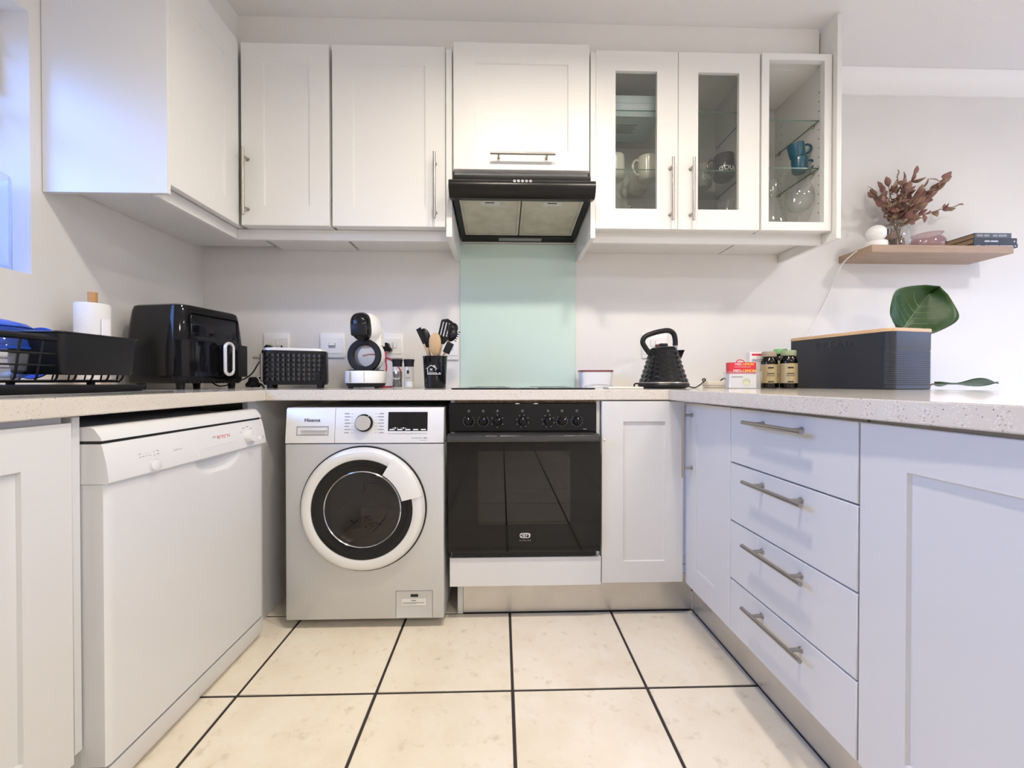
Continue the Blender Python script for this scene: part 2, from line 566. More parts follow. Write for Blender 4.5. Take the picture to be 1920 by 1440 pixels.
def at(x, y, Y):
    """point of the room that the photograph shows at pixel (x, y), for a known distance Y from the camera wall."""
    f = Vector((math.sin(YAW) * math.cos(PITCH), math.cos(YAW) * math.cos(PITCH), math.sin(PITCH)))
    r = Vector((math.cos(YAW), -math.sin(YAW), 0))
    u = r.cross(f)
    d = f + r * ((x - 960) / FPX) - u * ((y - 720) / FPX)
    return Vector((0, 0, CAMZ)) + d * (Y / d.y)

# ------------------------------------------------------------------ the room
XW, YW, ZC = -1.53, 2.12, 2.55
XE, YS = 4.4, -3.4
TL = 0.4074
fb = MB().box(XW - 0.2, XE + 0.1, YS - 0.1, YW + 0.2, -0.06, -0.003)
floor = struct(fb.obj('floor', 'grout'))
tile_me = None
for i in range(-5, 12):
    for j in range(-12, 4):
        x0, y0 = 0.034 + i * TL, 1.2065 + j * TL
        if x0 + TL > XE + 0.3 or y0 > YW or x0 < XW - 0.45: continue
        if tile_me is None:
            o = MB().box(0.0044, TL - 0.0044, 0.0044, TL - 0.0044, -0.008, 0.0, 0.0015).obj('tile', 'tile', floor)
            tile_me = o.data
        else:
            o = bpy.data.objects.new('tile', tile_me)
            COL.objects.link(o)
            o.parent = floor
        o.location = (x0, y0, 0)
WY0, WY1, WZ0, WZ1 = -0.35, 1.36, 1.277, 2.125
mb = MB()
wt = 0.22
mb.box(XW - wt, XW, YS, WY0, 0, ZC)
mb.box(XW - wt, XW, WY1, YW + 0.1, 0, ZC)
mb.box(XW - wt, XW, WY0, WY1, 0, WZ0)
mb.box(XW - wt, XW, WY0, WY1, WZ1, ZC)
struct(mb.obj('wall_left', 'wall'))
struct(MB().box(XW, XE, YW, YW + 0.1, 0, ZC).obj('wall_back', 'wall'))
mb = MB()
DY0, DY1, DZ1 = -0.45, 1.35, 2.15  # opening for the assumed window, added in the unseen side wall
mb.box(XE, XE + 0.1, YS, DY0, 0, ZC)
mb.box(XE, XE + 0.1, DY1, YW + 0.1, 0, ZC)
mb.box(XE, XE + 0.1, DY0, DY1, DZ1, ZC)
mb.box(XE, XE + 0.1, DY0, DY1, 0, 0.2)
struct(mb.obj('wall_right', 'wall'))
assumed_win = struct(bpy.data.objects.new('assumed_window', None), 'assumed, unseen tall white framed window of the dining area')  # unseen window added for light, assumed from the pale bread bin end
COL.objects.link(assumed_win)
mb = MB()
for a, b, c, d in ((DY0, DY0 + 0.05, 0.2, DZ1), (DY1 - 0.05, DY1, 0.2, DZ1), (DY0 + 0.05, DY1 - 0.05, 0.2, 0.25), (DY0 + 0.05, DY1 - 0.05, DZ1 - 0.05, DZ1), (0.425, 0.475, 0.25, DZ1 - 0.05)):
    mb.box(XE - 0.005, XE + 0.03, a + 0.001, b - 0.001, c + 0.001, d - 0.001, 0.003)
mb.obj('window_frame', 'trim', assumed_win)
struct(MB().box(XW - wt, XE + 0.1, YS - 0.1, YS, 0, ZC).obj('wall_front', 'wall'))
struct(MB().box(XW - wt, XE + 0.1, YS - 0.1, YW + 0.1, ZC, ZC + 0.08).obj('ceiling', 'ceil'))
mb = MB()
mb.box(-1.17, 1.465, 1.835, YW - 0.0005, 2.36, ZC - 0.0005)
mb.box(XW + 0.0005, -1.165, 1.405, YW - 0.001, 2.41, ZC - 0.001)
struct(mb.obj('wall_bulkhead', 'wall'))
prof = [(YW - 0.0005, 2.452), (YW - 0.014, 2.452), (YW - 0.018, 2.475), (YW - 0.028, 2.505), (YW - 0.05, 2.532), (YW - 0.075, 2.549), (YW - 0.0005, 2.549)]
struct(MB().prism(prof, 1.512, XE - 0.001).obj('trim_1', 'trim'), 'white moulded cornice along the top of the dining wall')
struct(MB().box(1.70, XE - 0.002, YW - 0.014, YW - 0.0005, 0.0, 0.10, 0.003).obj('baseboard_back', 'trim'))

# window in the wall over the sink: louvres above, a fixed pane below
win = struct(bpy.data.objects.new('window_1', None), 'white framed window with glass louvres above the sink')
COL.objects.link(win)
XF = -1.665
mb = MB()
mb.box(XF - 0.035, XF, WY0 + 0.001, WY0 + 0.045, WZ0 + 0.001, WZ1 - 0.001, 0.003)
mb.box(XF - 0.035, XF, WY1 - 0.03, WY1 - 0.001, WZ0 + 0.001, WZ1 - 0.001, 0.003)
mb.box(XF - 0.035, XF, WY0 + 0.04, WY1 - 0.03, WZ0 + 0.001, WZ0 + 0.04, 0.003)
mb.box(XF - 0.035, XF, WY0 + 0.04, WY1 - 0.03, WZ1 - 0.04, WZ1 - 0.001, 0.003)
mb.box(XF - 0.035, XF, WY0 + 0.04, WY1 - 0.03, 1.815, 1.85, 0.003)
mb.obj('window_frame', 'trim', win)
MB().box(XF - 0.022, XF - 0.017, WY0 + 0.04, WY1 - 0.03, WZ0 + 0.035, 1.82).obj('pane', 'glass', win)
for k in range(3):
    zc = 1.885 + k * 0.085
    q = MB(T(XF - 0.01, 0, zc) @ Matrix.Rotation(R(58), 4, 'Y'))
    q.box(-0.05, 0.05, WY0 + 0.05, WY1 - 0.036, -0.0025, 0.0025)
    q.obj('louvre_blade', 'glass', win)
for k in range(2):
    z0 = 1.872 + k * 0.121
    q = MB()
    q.box(XF + 0.002, XF + 0.044, WY1 - 0.030, WY1 - 0.001, z0, z0 + 0.112, 0.004)
    q.box(XF + 0.002, XF + 0.050, WY1 - 0.036, WY1 - 0.028, z0 - 0.004, z0 + 0.006, 0.002)
    b = q.obj('louvre_bracket', 'trim', win)
    q = MB(T(XF + 0.028, WY1 - 0.0295, z0 + 0.066) @ FY)
    q.cyl((0, 0, 0), (0, 0, 0.002), 0.008, n=14)
    q.obj('bracket_slot', 'dark', b)

# ------------------------------------------------------------------ worktops
ZT, ZB = 0.896, 0.856
PA = R(1.2)
PO = Vector((0.715, 1.55, 0))                    # corner of the peninsula fronts; they run towards the camera
PRZ = -PI / 2 + PA
XL, YF = -0.882, 1.54
def slab(name, label, poly):
    t = bmesh.new()
    n = len(poly)
    lo = [t.verts.new((*p, ZB)) for p in poly]
    hi = [t.verts.new((*p, ZT)) for p in poly]
    t.faces.new(lo[::-1])
    t.faces.new(hi)
    for i in range(n): t.faces.new((lo[i], lo[(i + 1) % n], hi[(i + 1) % n], hi[i]))
    bmesh.ops.bevel(t, geom=t.edges[:], offset=0.0022, segments=2, affect='EDGES')
    q = MB()
    q.merge(t)
    return tag(q.obj(name, 'quartz'), label, 'worktop', 'speckled quartz worktops')
slab('worktop', 'speckled beige quartz worktop over the dishwasher, under the dish rack', [(XW + 0.001, 0.12), (XL, 0.12), (XL, YF), (XW + 0.001, YF)])
slab('worktop', 'long speckled quartz worktop over the washing machine and oven', [(XW + 0.001, YF), (0.647, YF), (0.647, YW - 0.001), (XW + 0.001, YW - 0.001)])
slab('worktop', 'speckled quartz worktop of the peninsula, under the bread bin', [(0.647, YF), (0.742, 0.12), (1.72, 0.12), (1.72, YW - 0.001), (0.647, YW - 0.001)])

# ------------------------------------------------------------------ cabinets: local frame x along the front, front at y = 0, body at y > 0
def leaf_door(t, x0, x1, z0, z1, mg=(0.07, 0.07, 0.07, 0.07), rec=0.007, th=0.018, y0=0.0, name='door', pane=False, m='cab'):
    d = MB().ring(x0, x1, z0, z1, *mg, y0, th, None if pane else rec).obj(name, m, t)
    if pane:
        MB().box(x0 + mg[0] - 0.006, x1 - mg[1] + 0.006, y0 + th - 0.006, y0 + th - 0.002, z0 + mg[2] - 0.006, z1 - mg[3] + 0.006).obj('pane', 'pane', d)
    return d
def pull(d, p0, p1, out=(0, -1, 0), **k):
    return bar_handle(MB(), p0, p1, out, **k).obj('handle', 'steel', d)
def carcass(t, x0, x1, y0, y1, z0, z1, m='cab', th=0.016, bev=0.001):
    return MB().box(x0, x1, y0, y1, z0, z1, bev).obj('carcass', m, t)
def open_carcass(t, x0, x1, y0, y1, z0, z1, th=0.016):
    q = MB()
    q.box(x0, x0 + th, y0, y1, z0, z1)
    q.box(x1 - th, x1, y0, y1, z0, z1)
    q.box(x0 + th, x1 - th, y0, y1, z0, z0 + th)
    q.box(x0 + th, x1 - th, y0, y1, z1 - th, z1)
    q.box(x0 + th, x1 - th, y1 - 0.006, y1, z0 + th, z1 - th)
    return q.obj('carcass', 'cabin', t)

YD = 1.77                                        # upper door fronts
UZ0, UZ1 = 1.599, 2.379
def upper(label, x0, x1, yd=YD, z0=UZ0, z1=UZ1):
    return thing('wall_cabinet', label, 'cabinet', (x0, yd, z0), 0, 'white wall cabinets')
# corner cabinet
t = upper('narrow white shaker wall cabinet in the corner of the two walls', -1.115, -0.739)
W = 0.373
d = leaf_door(t, 0.0, W, 0, UZ1 - UZ0, (0.096, 0.083, 0.085, 0.083))
pull(d, (0.028, 0, 0.032), (0.028, 0, 0.315))
carcass(t, -0.004, W, 0.02, YW - YD - 0.002, 0.004, UZ1 - UZ0 - 0.002)
# double width cabinet by the hood
t = upper('wide white shaker wall cabinet between the corner cabinet and the cooker hood', -0.729, -0.241)
W = 0.487
d = leaf_door(t, 0.0, W, 0, UZ1 - UZ0, (0.09, 0.087, 0.085, 0.083))
pull(d, (W - 0.043, 0, 0.026), (W - 0.043, 0, 0.307))
carcass(t, 0.002, W - 0.002, 0.02, YW - YD - 0.002, 0.004, UZ1 - UZ0 - 0.002)
# hood cabinet (its door stands a little proud)
YH = 1.745
t = thing('wall_cabinet', 'white wall cabinet over the cooker hood, with horizontal bar handle', 'cabinet', (-0.204, YH, 1.838), 0, 'white wall cabinets')
d = leaf_door(t, 0, 0.585, 0, 0.543, (0.092, 0.092, 0.085, 0.088))
pull(d, (0.158, 0, 0.052), (0.434, 0, 0.052))
q = MB().box(-0.006, 0.59, 0.02, YW - YH - 0.002, 0.003, 0.541, 0.001)
q.box(0.0, 0.585, 0.034, 0.05, -0.042, 0.003, 0.001)
q.obj('carcass', 'cab', t)
# glass cabinet, two doors
GX0, GX1 = 0.414, 1.147
t = upper('white wall cabinet with two glazed doors, holding mugs and a pale box', GX0, GX1)
W = GX1 - GX0
H = UZ1 - UZ0
dm = W / 2
d = leaf_door(t, 0.0, dm - 0.001, 0, H, (0.088, 0.093, 0.089, 0.088), pane=True)
pull(d, (dm - 0.036, 0, 0.028), (dm - 0.036, 0, 0.30))
d = leaf_door(t, dm + 0.001, W, 0, H, (0.088, 0.094, 0.089, 0.088), pane=True)
pull(d, (dm + 0.055, 0, 0.028), (dm + 0.055, 0, 0.30))
open_carcass(t, 0.001, W - 0.001, 0.02, YW - YD - 0.002, 0.002, H - 0.002)
def glass_shelf(t, x0, x1, y0, y1, z):
    g = MB().box(x0, x1, y0 + 0.0006, y1, z - 0.005, z).obj('glass_shelf', 'shelfg', t)
    q = MB().box(x0, x1, y0, y0 + 0.0006, z - 0.005, z)
    q.box(x0 - 0.0006, x0, y0, y1, z - 0.005, z)
    q.box(x1, x1 + 0.0006, y0, y1, z - 0.005, z)
    q.obj('shelf_edge', 'edge', g)
    for x, s in ((x0, 1), (x1, -1)):
        for y in (y0 + 0.03, y1 - 0.03):
            MB().cyl((x - s * 0.003, y, z - 0.011), (x + s * 0.014, y, z - 0.011), 0.0055, n=10).obj('shelf_pin', 'steel', g)
ZS1, ZS2 = 1.886, 2.150
for z in (ZS1, ZS2): glass_shelf(t, 0.018, W - 0.018, 0.045, 0.335, z - UZ0)
# open end cabinet
EX0, EX1 = 1.152, 1.468
YE = 1.764
t = thing('wall_cabinet', 'open white display cabinet with glass shelves, teal cups and stemware inside', 'cabinet', (EX0, YE, UZ0), 0, 'white wall cabinets')
W = EX1 - EX0
MB().ring(0, W, -0.002, H, 0.032, 0.034, 0.038, 0.030, 0, 0.024).obj('face_frame', 'cab', t)
open_carcass(t, 0.002, W - 0.002, 0.025, YW - YE - 0.002, 0.002, H - 0.002)
ZE1, ZE2 = 1.902, 2.118
for z in (ZE1, ZE2): glass_shelf(t, 0.019, W - 0.019, 0.05, 0.34, z - UZ0)
q = MB()
for y in (0.052, 0.30):
    for k in range(14):
        z = 0.10 + k * 0.042
        q.cyl((W - 0.0165, y, z), (W - 0.0183, y, z), 0.0028, n=8)
q.obj('pin_hole', 'dark', t)['kind'] = 'stuff'
# end panel and hood side panels
def panel(label, x0, x1, y0, y1, z0, z1, cat='panel', m='cab', bev=0.0012, name='side_panel', group='white cabinet side panels'):
    t = MB(T(-x0, -y0, -z0)).box(x0, x1, y0, y1, z0, z1, bev).obj(name, m)
    t.location = (x0, y0, z0)
    return tag(t, label, cat, group)
panel('tall white end panel closing the display cabinet, beside the oak shelf wall', 1.472, 1.494, 1.742, YW - 0.001, 1.556, 2.535)
panel('white side panel between the wide wall cabinet and the cooker hood', -0.238, -0.212, 1.757, YW - 0.001, 1.552, 2.36)
panel('white side panel between the cooker hood and the glazed cabinet', 0.389, 0.411, 1.757, YW - 0.001, 1.552, 2.36)
# cabinet on the window wall
XU, YU0 = -1.122, 1.392
t = thing('wall_cabinet', 'white wall cabinet beside the window, with a plain blue-lit end', 'cabinet', (XU, YU0, 1.56), PI / 2, 'white wall cabinets')
L = YD - YU0 - 0.004
leaf_door(t, 0.016, L, 0.036, 0.82, (0.10, 0.082, 0.085, 0.12), y0=0.0)
carcass(t, 0.014, L + 0.30, 0.02, XU - XW - 0.002, 0.045, 0.85)
MB().box(0, 0.0135, -0.003, XU - XW - 0.002, 0, 0.985, 0.001).obj('end_panel', 'cab', t)
# pelmets under the wall cabinets
def pelmet(label, x0, x1, y0, y1, z0=1.556, z1=1.602):
    return panel(label, x0, x1, y0, y1, z0, z1, 'pelmet', name='pelmet', group='white pelmets under the wall cabinets')
pelmet('white pelmet strip under the cabinet on the window wall', -1.183, -1.165, 1.408, 1.842)
pelmet('white pelmet strip under the two shaker wall cabinets', -1.1645, -0.2385, 1.826, 1.842)
pelmet('white pelmet strip under the glazed and display cabinets', 0.4115, 1.4715, 1.826, 1.842)

# cooker hood
t = thing('cooker_hood', 'black slimline cooker hood with round buttons and two metal filters', 'cooker hood', (0.088, YW - 0.004, 1.66))
def wy(Y): return Y - (YW - 0.004)
hw = 0.292
zz = lambda z: z - 1.66
q = MB().prism([(wy(1.712), zz(1.782)), (wy(1.712), zz(1.797)), (wy(2.11), zz(1.797)), (wy(2.11), zz(1.672)), (wy(2.09), zz(1.672)), (wy(1.74), zz(1.71))], -hw, hw)
q.obj('hood_body', 'black', t)
pr = [(1.735, 1.768), (1.688, 1.768), (1.674, 1.763), (1.666, 1.752), (1.664, 1.738), (1.670, 1.718), (1.682, 1.704), (1.695, 1.696), (1.735, 1.704)]
v = MB().prism([(wy(a), zz(b - 0.004)) for a, b in pr], -hw - 0.012, hw + 0.012).obj('visor', 'hood', t)
for k in range(5):
    q = MB(T((k - 2) * 0.0165, wy(1.6675), zz(1.751)) @ Matrix.Rotation(R(80), 4, 'X'))
    q.lathe([(0.0062, -0.004), (0.0062, 0.003), (0.005, 0.0042), (0, 0.0044)], 14)
    q.obj('button', 'chrome', v)
sl = math.atan2(1.71 - 1.672, 2.09 - 1.74)
UM = T(0, wy(1.74), zz(1.709)) @ Matrix.Rotation(-sl, 4, 'X')
fd = 0.315
q = MB(UM)
q.box(-hw, -hw + 0.022, -0.035, 0.385, -0.012, 0.004)
q.box(hw - 0.022, hw, -0.035, 0.385, -0.012, 0.004)
q.box(-hw + 0.022, hw - 0.022, fd + 0.004, 0.385, -0.012, 0.004)
q.obj('underside_frame', 'black', t)
q = MB(UM).box(-0.10, 0.12, fd + 0.022, fd + 0.052, -0.0145, -0.0115, 0.001)
q.obj('lamp_cover', 'sgrey', t)
for x0, x1 in ((-hw + 0.024, -0.003), (0.002, hw - 0.024)):
    f = MB(UM)
    e = 0.012
    f.box(x0, x1, -0.03, fd, -0.006, 0.0)
    for a, b, c, dd in ((x0, x1, -0.03, -0.03 + e), (x0, x1, fd - e, fd), (x0, x0 + e, -0.03 + e, fd - e), (x1 - e, x1, -0.03 + e, fd - e)):
        f.box(a, b, c, dd, -0.0085, -0.006, 0.0008)
    f = f.obj('filter', 'filt', t)
    g = MB(UM)
    for a, b, c, dd in ((x0 + e, x1 - e, 0.002, 0.0035), (x0 + e, x1 - e, fd - e - 0.002, fd - e), (x0 + e, x0 + e + 0.0016, 0.002, fd - e), (x1 - e - 0.0016, x1 - e, 0.002, fd - e)):
        g.box(a, b, c, dd, -0.0066, -0.0058)
    g.obj('filter_groove', 'sgrey', f)
    xc = (x0 + x1) / 2
    MB(UM).box(xc - 0.042, xc + 0.042, 0.006, 0.040, -0.0078, -0.006, 0.0008).obj('latch', 'alu', f)
    MB(UM).box(xc - 0.022, xc + 0.018, 0.012, 0.018, -0.0085, -0.0077).obj('latch_slot', 'dark', f)

# mint splashback and hob
o = MB(T(-0.0885, -2.113, -0.898)).box(-0.213, 0.390, 2.111, YW - 0.0008, 0.898, 1.642, 0.0012).obj('splashback', 'mint')
o.location = (0.0885, 2.113, 0.898)
tag(o, 'pale mint glass splashback panel behind the hob', 'splashback')
t = thing('hob', 'thin black ceramic hob set in the worktop over the oven', 'hob', (0.0885, 1.85, ZT))
MB().box(-0.285, 0.285, -0.255, 0.24, 0.0003, 0.0055, 0.0015).obj('glass_top', 'gloss', t)
for x, y, r in ((-0.14, -0.12, 0.09), (0.14, -0.12, 0.075), (-0.14, 0.11, 0.075), (0.14, 0.11, 0.09)):
    MB(T(x, y, 0)).lathe([(r, 0.0056), (r, 0.0062), (r - 0.004, 0.0062), (r - 0.004, 0.0056)], 40).obj('cooking_zone', 'print', t)

# ------------------------------------------------------------------ lower cabinets, back run
YB = 1.542
t = thing('base_cabinet', 'white shaker base cabinet between the oven and the peninsula', 'cabinet', (0.387, YB, 0), 0, 'white base cabinets')
leaf_door(t, 0, 0.317, 0.150, 0.851, (0.083, 0.070, 0.083, 0.078), m='cab_dim')
MB().box(0.002, 0.317, 0.02, 0.55, 0.152, 0.854).obj('carcass', 'cab_dim', t)
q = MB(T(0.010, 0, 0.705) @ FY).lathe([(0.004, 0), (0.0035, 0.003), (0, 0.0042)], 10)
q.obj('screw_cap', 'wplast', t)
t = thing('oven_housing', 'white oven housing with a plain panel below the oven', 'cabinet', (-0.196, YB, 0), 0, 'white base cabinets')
MB().box(0.0, 0.579, -0.006, 0.012, 0.146, 0.256, 0.0015).obj('plain_panel', 'cab_dim', t)
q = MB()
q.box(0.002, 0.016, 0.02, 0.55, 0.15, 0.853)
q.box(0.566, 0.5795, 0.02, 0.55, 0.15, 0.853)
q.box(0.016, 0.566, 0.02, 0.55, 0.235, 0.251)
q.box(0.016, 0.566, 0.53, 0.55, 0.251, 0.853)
q.obj('carcass', 'cab_dim', t)
MB().box(0.017, 0.565, 0.022, 0.10, 0.835, 0.853).obj('top_rail', 'chip', t)
def kick(label, loc, rz, L, h, z0=0.0):
    t = thing('kickboard', label, 'kickboard', loc, rz, 'metal kickboards')
    MB().box(0, L, 0, 0.014, z0 + 0.002, h, 0.001).obj('board', 'alu', t)
    MB().box(0, L, -0.0012, 0.0, z0 + 0.001, 0.006).obj('seal_strip', 'dark', t)
    return t
t = kick('brushed metal kickboard below the oven', (-0.152, 1.611, 0), 0, 0.922, 0.149)
MB().box(-0.022, -0.0005, -0.002, 0.05, 0.001, 0.145, 0.001).obj('end_post', 'cab_dim', t)

# ------------------------------------------------------------------ peninsula
def pen(name, label, x0, group='white base cabinets'):
    o = PO + Matrix.Rotation(PRZ, 3, 'Z') @ Vector((x0, 0, 0))
    return thing(name, label, 'cabinet', o, PRZ, group)
t = pen('base_cabinet', 'narrow white shaker base cabinet at the inner corner of the peninsula', 0.006)
W = 0.292
d = leaf_door(t, 0, W, 0.146, 0.846, (0.078, 0.085, 0.085, 0.078), m='cab_dim')
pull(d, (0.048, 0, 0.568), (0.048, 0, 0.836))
MB().box(0.07, W, 0.02, 0.56, 0.15, 0.854).obj('carcass', 'cab_dim', t)
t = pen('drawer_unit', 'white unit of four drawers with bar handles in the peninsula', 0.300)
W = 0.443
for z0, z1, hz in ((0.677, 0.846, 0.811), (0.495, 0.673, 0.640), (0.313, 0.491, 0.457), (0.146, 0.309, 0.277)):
    d = MB().box(0, W, 0, 0.018, z0, z1, 0.0018).obj('drawer', 'cab_dim', t)
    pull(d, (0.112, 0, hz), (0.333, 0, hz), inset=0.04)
MB().box(0.002, W - 0.002, 0.021, 0.56, 0.15, 0.854).obj('carcass', 'cab_dim', t)
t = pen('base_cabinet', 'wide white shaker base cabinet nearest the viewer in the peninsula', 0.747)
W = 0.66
leaf_door(t, 0, W, 0.146, 0.846, (0.094, 0.094, 0.085, 0.082), rec=0.009, m='cab_dim')
MB().box(0.002, W, 0.021, 0.56, 0.15, 0.854).obj('carcass', 'cab_dim', t)
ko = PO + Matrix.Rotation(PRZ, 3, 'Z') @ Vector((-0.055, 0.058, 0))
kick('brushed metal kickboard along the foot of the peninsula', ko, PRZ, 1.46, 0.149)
panel('white back panel of the peninsula facing the dining area', 1.36, 1.376, 0.15, 1.5, 0.0, 0.854, m='cab_dim')

# ------------------------------------------------------------------ window run
t = thing('base_cabinet', 'white shaker base cabinet under the sink, next to the dishwasher', 'cabinet', (-0.895, 0.22, 0), PI / 2, 'white base cabinets')
leaf_door(t, 0, 0.646, 0.125, 0.842, (0.085, 0.090, 0.085, 0.082), rec=0.009, m='cab_dim')
MB().box(0.0, 0.645, 0.021, 0.6, 0.13, 0.853).obj('carcass', 'cab_dim', t)
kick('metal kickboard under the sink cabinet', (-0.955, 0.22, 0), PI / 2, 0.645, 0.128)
panel('thin white upright panel between the sink cabinet and the dishwasher', -1.50, -0.9085, 0.8785, 0.8955, 0.13, 0.853, m='cab_dim')
panel('shaded white upright panel between the dishwasher and the washing machine', -0.945, -0.925, 1.50, YW - 0.01, 0.0, 0.855, m='cab_dim')

# dishwasher
DWW = 0.582
t = thing('dishwasher', 'white freestanding dishwasher with a knob and red lettering', 'dishwasher', (-0.860, 0.8985, 0), PI / 2)
MB().box(0.002, DWW - 0.002, 0.058, 0.58, 0.03, 0.822, 0.003).obj('cabinet_body', 'white', t)
# door front with a hollow for the hand under the fascia
nx, nz = 60, 44
z0, z1 = 0.086, 0.704
vs, fs = [], []
for j in range(nz + 1):
    z = z0 + (z1 - z0) * (j / nz) ** 0.55
    for i in range(nx + 1):
        x = DWW * i / nx
        e = 1 - ((x - 0.355) / 0.095) ** 2 - ((z1 - z) / 0.048) ** 2
        dep = 0.022 * max(0, e) ** 0.7
        ed = min(x, DWW - x)
        if ed < 1e-6: dep += 0.004
        vs.append((x, dep, z))
for j in range(nz):
    for i in range(nx):
        a = j * (nx + 1) + i
        fs.append((a, a + 1, a + nx + 2, a + nx + 1))
q = MB()
q.add(vs, fs)
for x in (0, DWW):
    q.add([(x, 0.004, z0), (x, 0.056, z0), (x, 0.056, z1), (x, 0.004, z1)], [(0, 1, 2, 3)])
q.add([(0, 0.004, z0), (DWW, 0.004, z0), (DWW, 0.056, z0), (0, 0.056, z0)], [(0, 1, 2, 3)])
q.obj('door', 'white', t)
pf = [(0.056, 0.705), (-0.006, 0.705), (-0.009, 0.708), (-0.009, 0.716), (-0.004, 0.752), (0.004, 0.786), (0.007, 0.792), (0.056, 0.792)]
fa = MB().prism(pf, -0.001, DWW + 0.001).obj('control_fascia', 'white', t)
MB().box(0.001, DWW - 0.001, 0.012, 0.056, 0.792, 0.800).obj('fascia_gap', 'dark', t)
MB().prism([(0.058, 0.799), (0.006, 0.799), (0.008, 0.806), (0.022, 0.825), (0.03, 0.829), (0.058, 0.829)], 0, DWW).obj('top_lid', 'white', t)
def fsy(z): return -0.009 + (z - 0.716) * (0.013 / 0.07)      # fascia surface
FROT = (R(90 - 10.5), 0, 0)
text(fa, 'BOSCH', 0.0175, (0.372, fsy(0.757) - 0.0012, 0.757), 'red', FROT)
q = MB(T(0.332, fsy(0.757) - 0.0006, 0.757) @ Matrix.Rotation(R(79.5), 4, 'X'))
q.lathe([(0.0078, 0), (0.0078, 0.0008), (0.0064, 0.0008), (0.0064, 0)], 24)
for sx in (-1, 1): q.box(sx * 0.0026 - 0.0007, sx * 0.0026 + 0.0007, -0.0052, 0.0052, 0, 0.0008)
q.box(-0.0026, 0.0026, -0.0007, 0.0007, 0, 0.0008)
q.obj('emblem', 'print', fa)
text(fa, 'Serie |', 0.0145, (0.100, fsy(0.752) - 0.0012, 0.752), 'print', FROT, spacing=1.15)
text(fa, '2', 0.0165, (0.131, fsy(0.752) - 0.0012, 0.752), 'print', FROT)
text(fa, 'Silence', 0.0105, (0.192, fsy(0.750) - 0.0012, 0.750), 'print', FROT)
q = MB(T(0.118, fsy(0.722) - 0.0006, 0.722) @ Matrix.Rotation(R(82), 4, 'X'))
q.lathe([(0.0165, -0.002), (0.0165, 0.0012), (0.0155, 0.0018), (0.0150, 0.0006), (0.0142, 0.0006), (0.0138, 0.0036), (0.012, 0.0046), (0, 0.005)], 28)
q.obj('power_button', 'white', fa)
q = MB(T(0.118, -0.0093, 0.7115) @ FY).lathe([(0.0042, 0), (0.0042, 0.0006), (0.0034, 0.0006), (0.0034, 0)], 16)
q.obj('power_mark', 'print', fa)
q = MB(T(0.488, fsy(0.742) - 0.001, 0.742) @ Matrix.Rotation(R(79.5), 4, 'X'))
q.lathe([(0.0225, -0.003), (0.0225, 0.002), (0.020, 0.016), (0.0185, 0.0185), (0, 0.019)], 30)
q.box(-0.002, 0.002, 0.004, 0.0165, 0.0188, 0.0202, 0.0006)
k = q.obj('programme_knob', 'white', fa)
q = MB()
for a in (150, 115, 80, 48, 24, 2, -20):
    x, z = 0.488 + 0.036 * math.cos(R(a)), 0.745 + 0.030 * math.sin(R(a))
    q.box(x - 0.0035, x + 0.0035, fsy(z) - 0.0014, fsy(z) + 0.001, z - 0.0012, z + 0.0012)
    q.box(x - 0.0075, x - 0.0058, fsy(z) - 0.0014, fsy(z) + 0.001, z - 0.001, z + 0.001)
q.box(0.566, 0.573, fsy(0.728) - 0.0014, fsy(0.728) + 0.001, 0.7262, 0.7276)
q.box(0.566, 0.573, fsy(0.734) - 0.0014, fsy(0.734) + 0.001, 0.7322, 0.7336)
q.obj('programme_marks', 'print', fa)
q = MB(T(0.548, fsy(0.726) - 0.0008, 0.728) @ FY).lathe([(0.007, -0.002), (0.007, 0.002), (0, 0.003)], 18)
q.obj('start_button', 'wplast', fa)
q = MB()
for a, b in (((0.262, 0.712), (0.262, 0.731)), ((0.262, 0.731), (0.268, 0.736)), ((0.268, 0.736), (0.425, 0.736)), ):
    q.cyl((a[0], fsy(a[1]) - 0.0002, a[1]), (b[0], fsy(b[1]) - 0.0002, b[1]), 0.0013, n=8)
q.obj('grip_outline', 'white', fa)
MB().prism([(0.058, 0.004), (0.026, 0.004), (0.014, 0.012), (0.004, 0.030), (0.002, 0.078), (0.058, 0.078)], 0.002, DWW - 0.002).obj('plinth', 'white', t)
MB().box(0.004, DWW - 0.004, 0.012, 0.057, 0.077, 0.087).obj('plinth_gap', 'dark', t)

# washing machine
WW = 0.588
t = thing('washing_machine', 'silver front-loading washing machine with a round porthole door', 'washing machine', (-0.803, 1.52, 0))
q = MB()
q.prism([(0, 0.036), (0, 0.694), (0.55, 0.694), (0.55, 0.036)], 0, WW)
t_body = MB().box(0, WW, 0.0, 0.56, 0.036, 0.695, 0.006, 2).obj('cabinet_body', 'silver', t)
q.bm.free()
for x in (0.07, WW - 0.07):
    for y in (0.14, 0.50): MB().cyl((x, y, 0.001), (x, y, 0.037), 0.022, 0.016, 14).obj('foot', 'black', t)
pf = [(0.0, 0.698), (0.0, 0.70), (0.012, 0.822), (0.018, 0.829), (0.56, 0.829), (0.56, 0.698)]
xdiv = 0.182
def wfy(z): return (z - 0.70) * 0.012 / 0.122
cp = MB().prism(pf, xdiv + 0.0008, WW - 0.0015).obj('control_panel', 'silver2', t)
dr = MB().prism(pf, 0.0015, xdiv - 0.0008).obj('detergent_drawer', 'silver2', t)
WROT = (R(90 - 5.6), 0, 0)
text(dr, 'Hisense', 0.0185, (0.098, wfy(0.783) - 0.0012, 0.783), 'matt', WROT)
q = MB(T(0.100, wfy(0.744) - 0.001, 0.744) @ Matrix.Rotation(R(-5.6), 4, 'X'))
q.ring(-0.059, 0.059, -0.0175, 0.0165, 0.002, 0.002, 0.002, 0.002, -0.001, 0.004, 0.0028)
q.obj('drawer_handle', 'sgrey', dr)
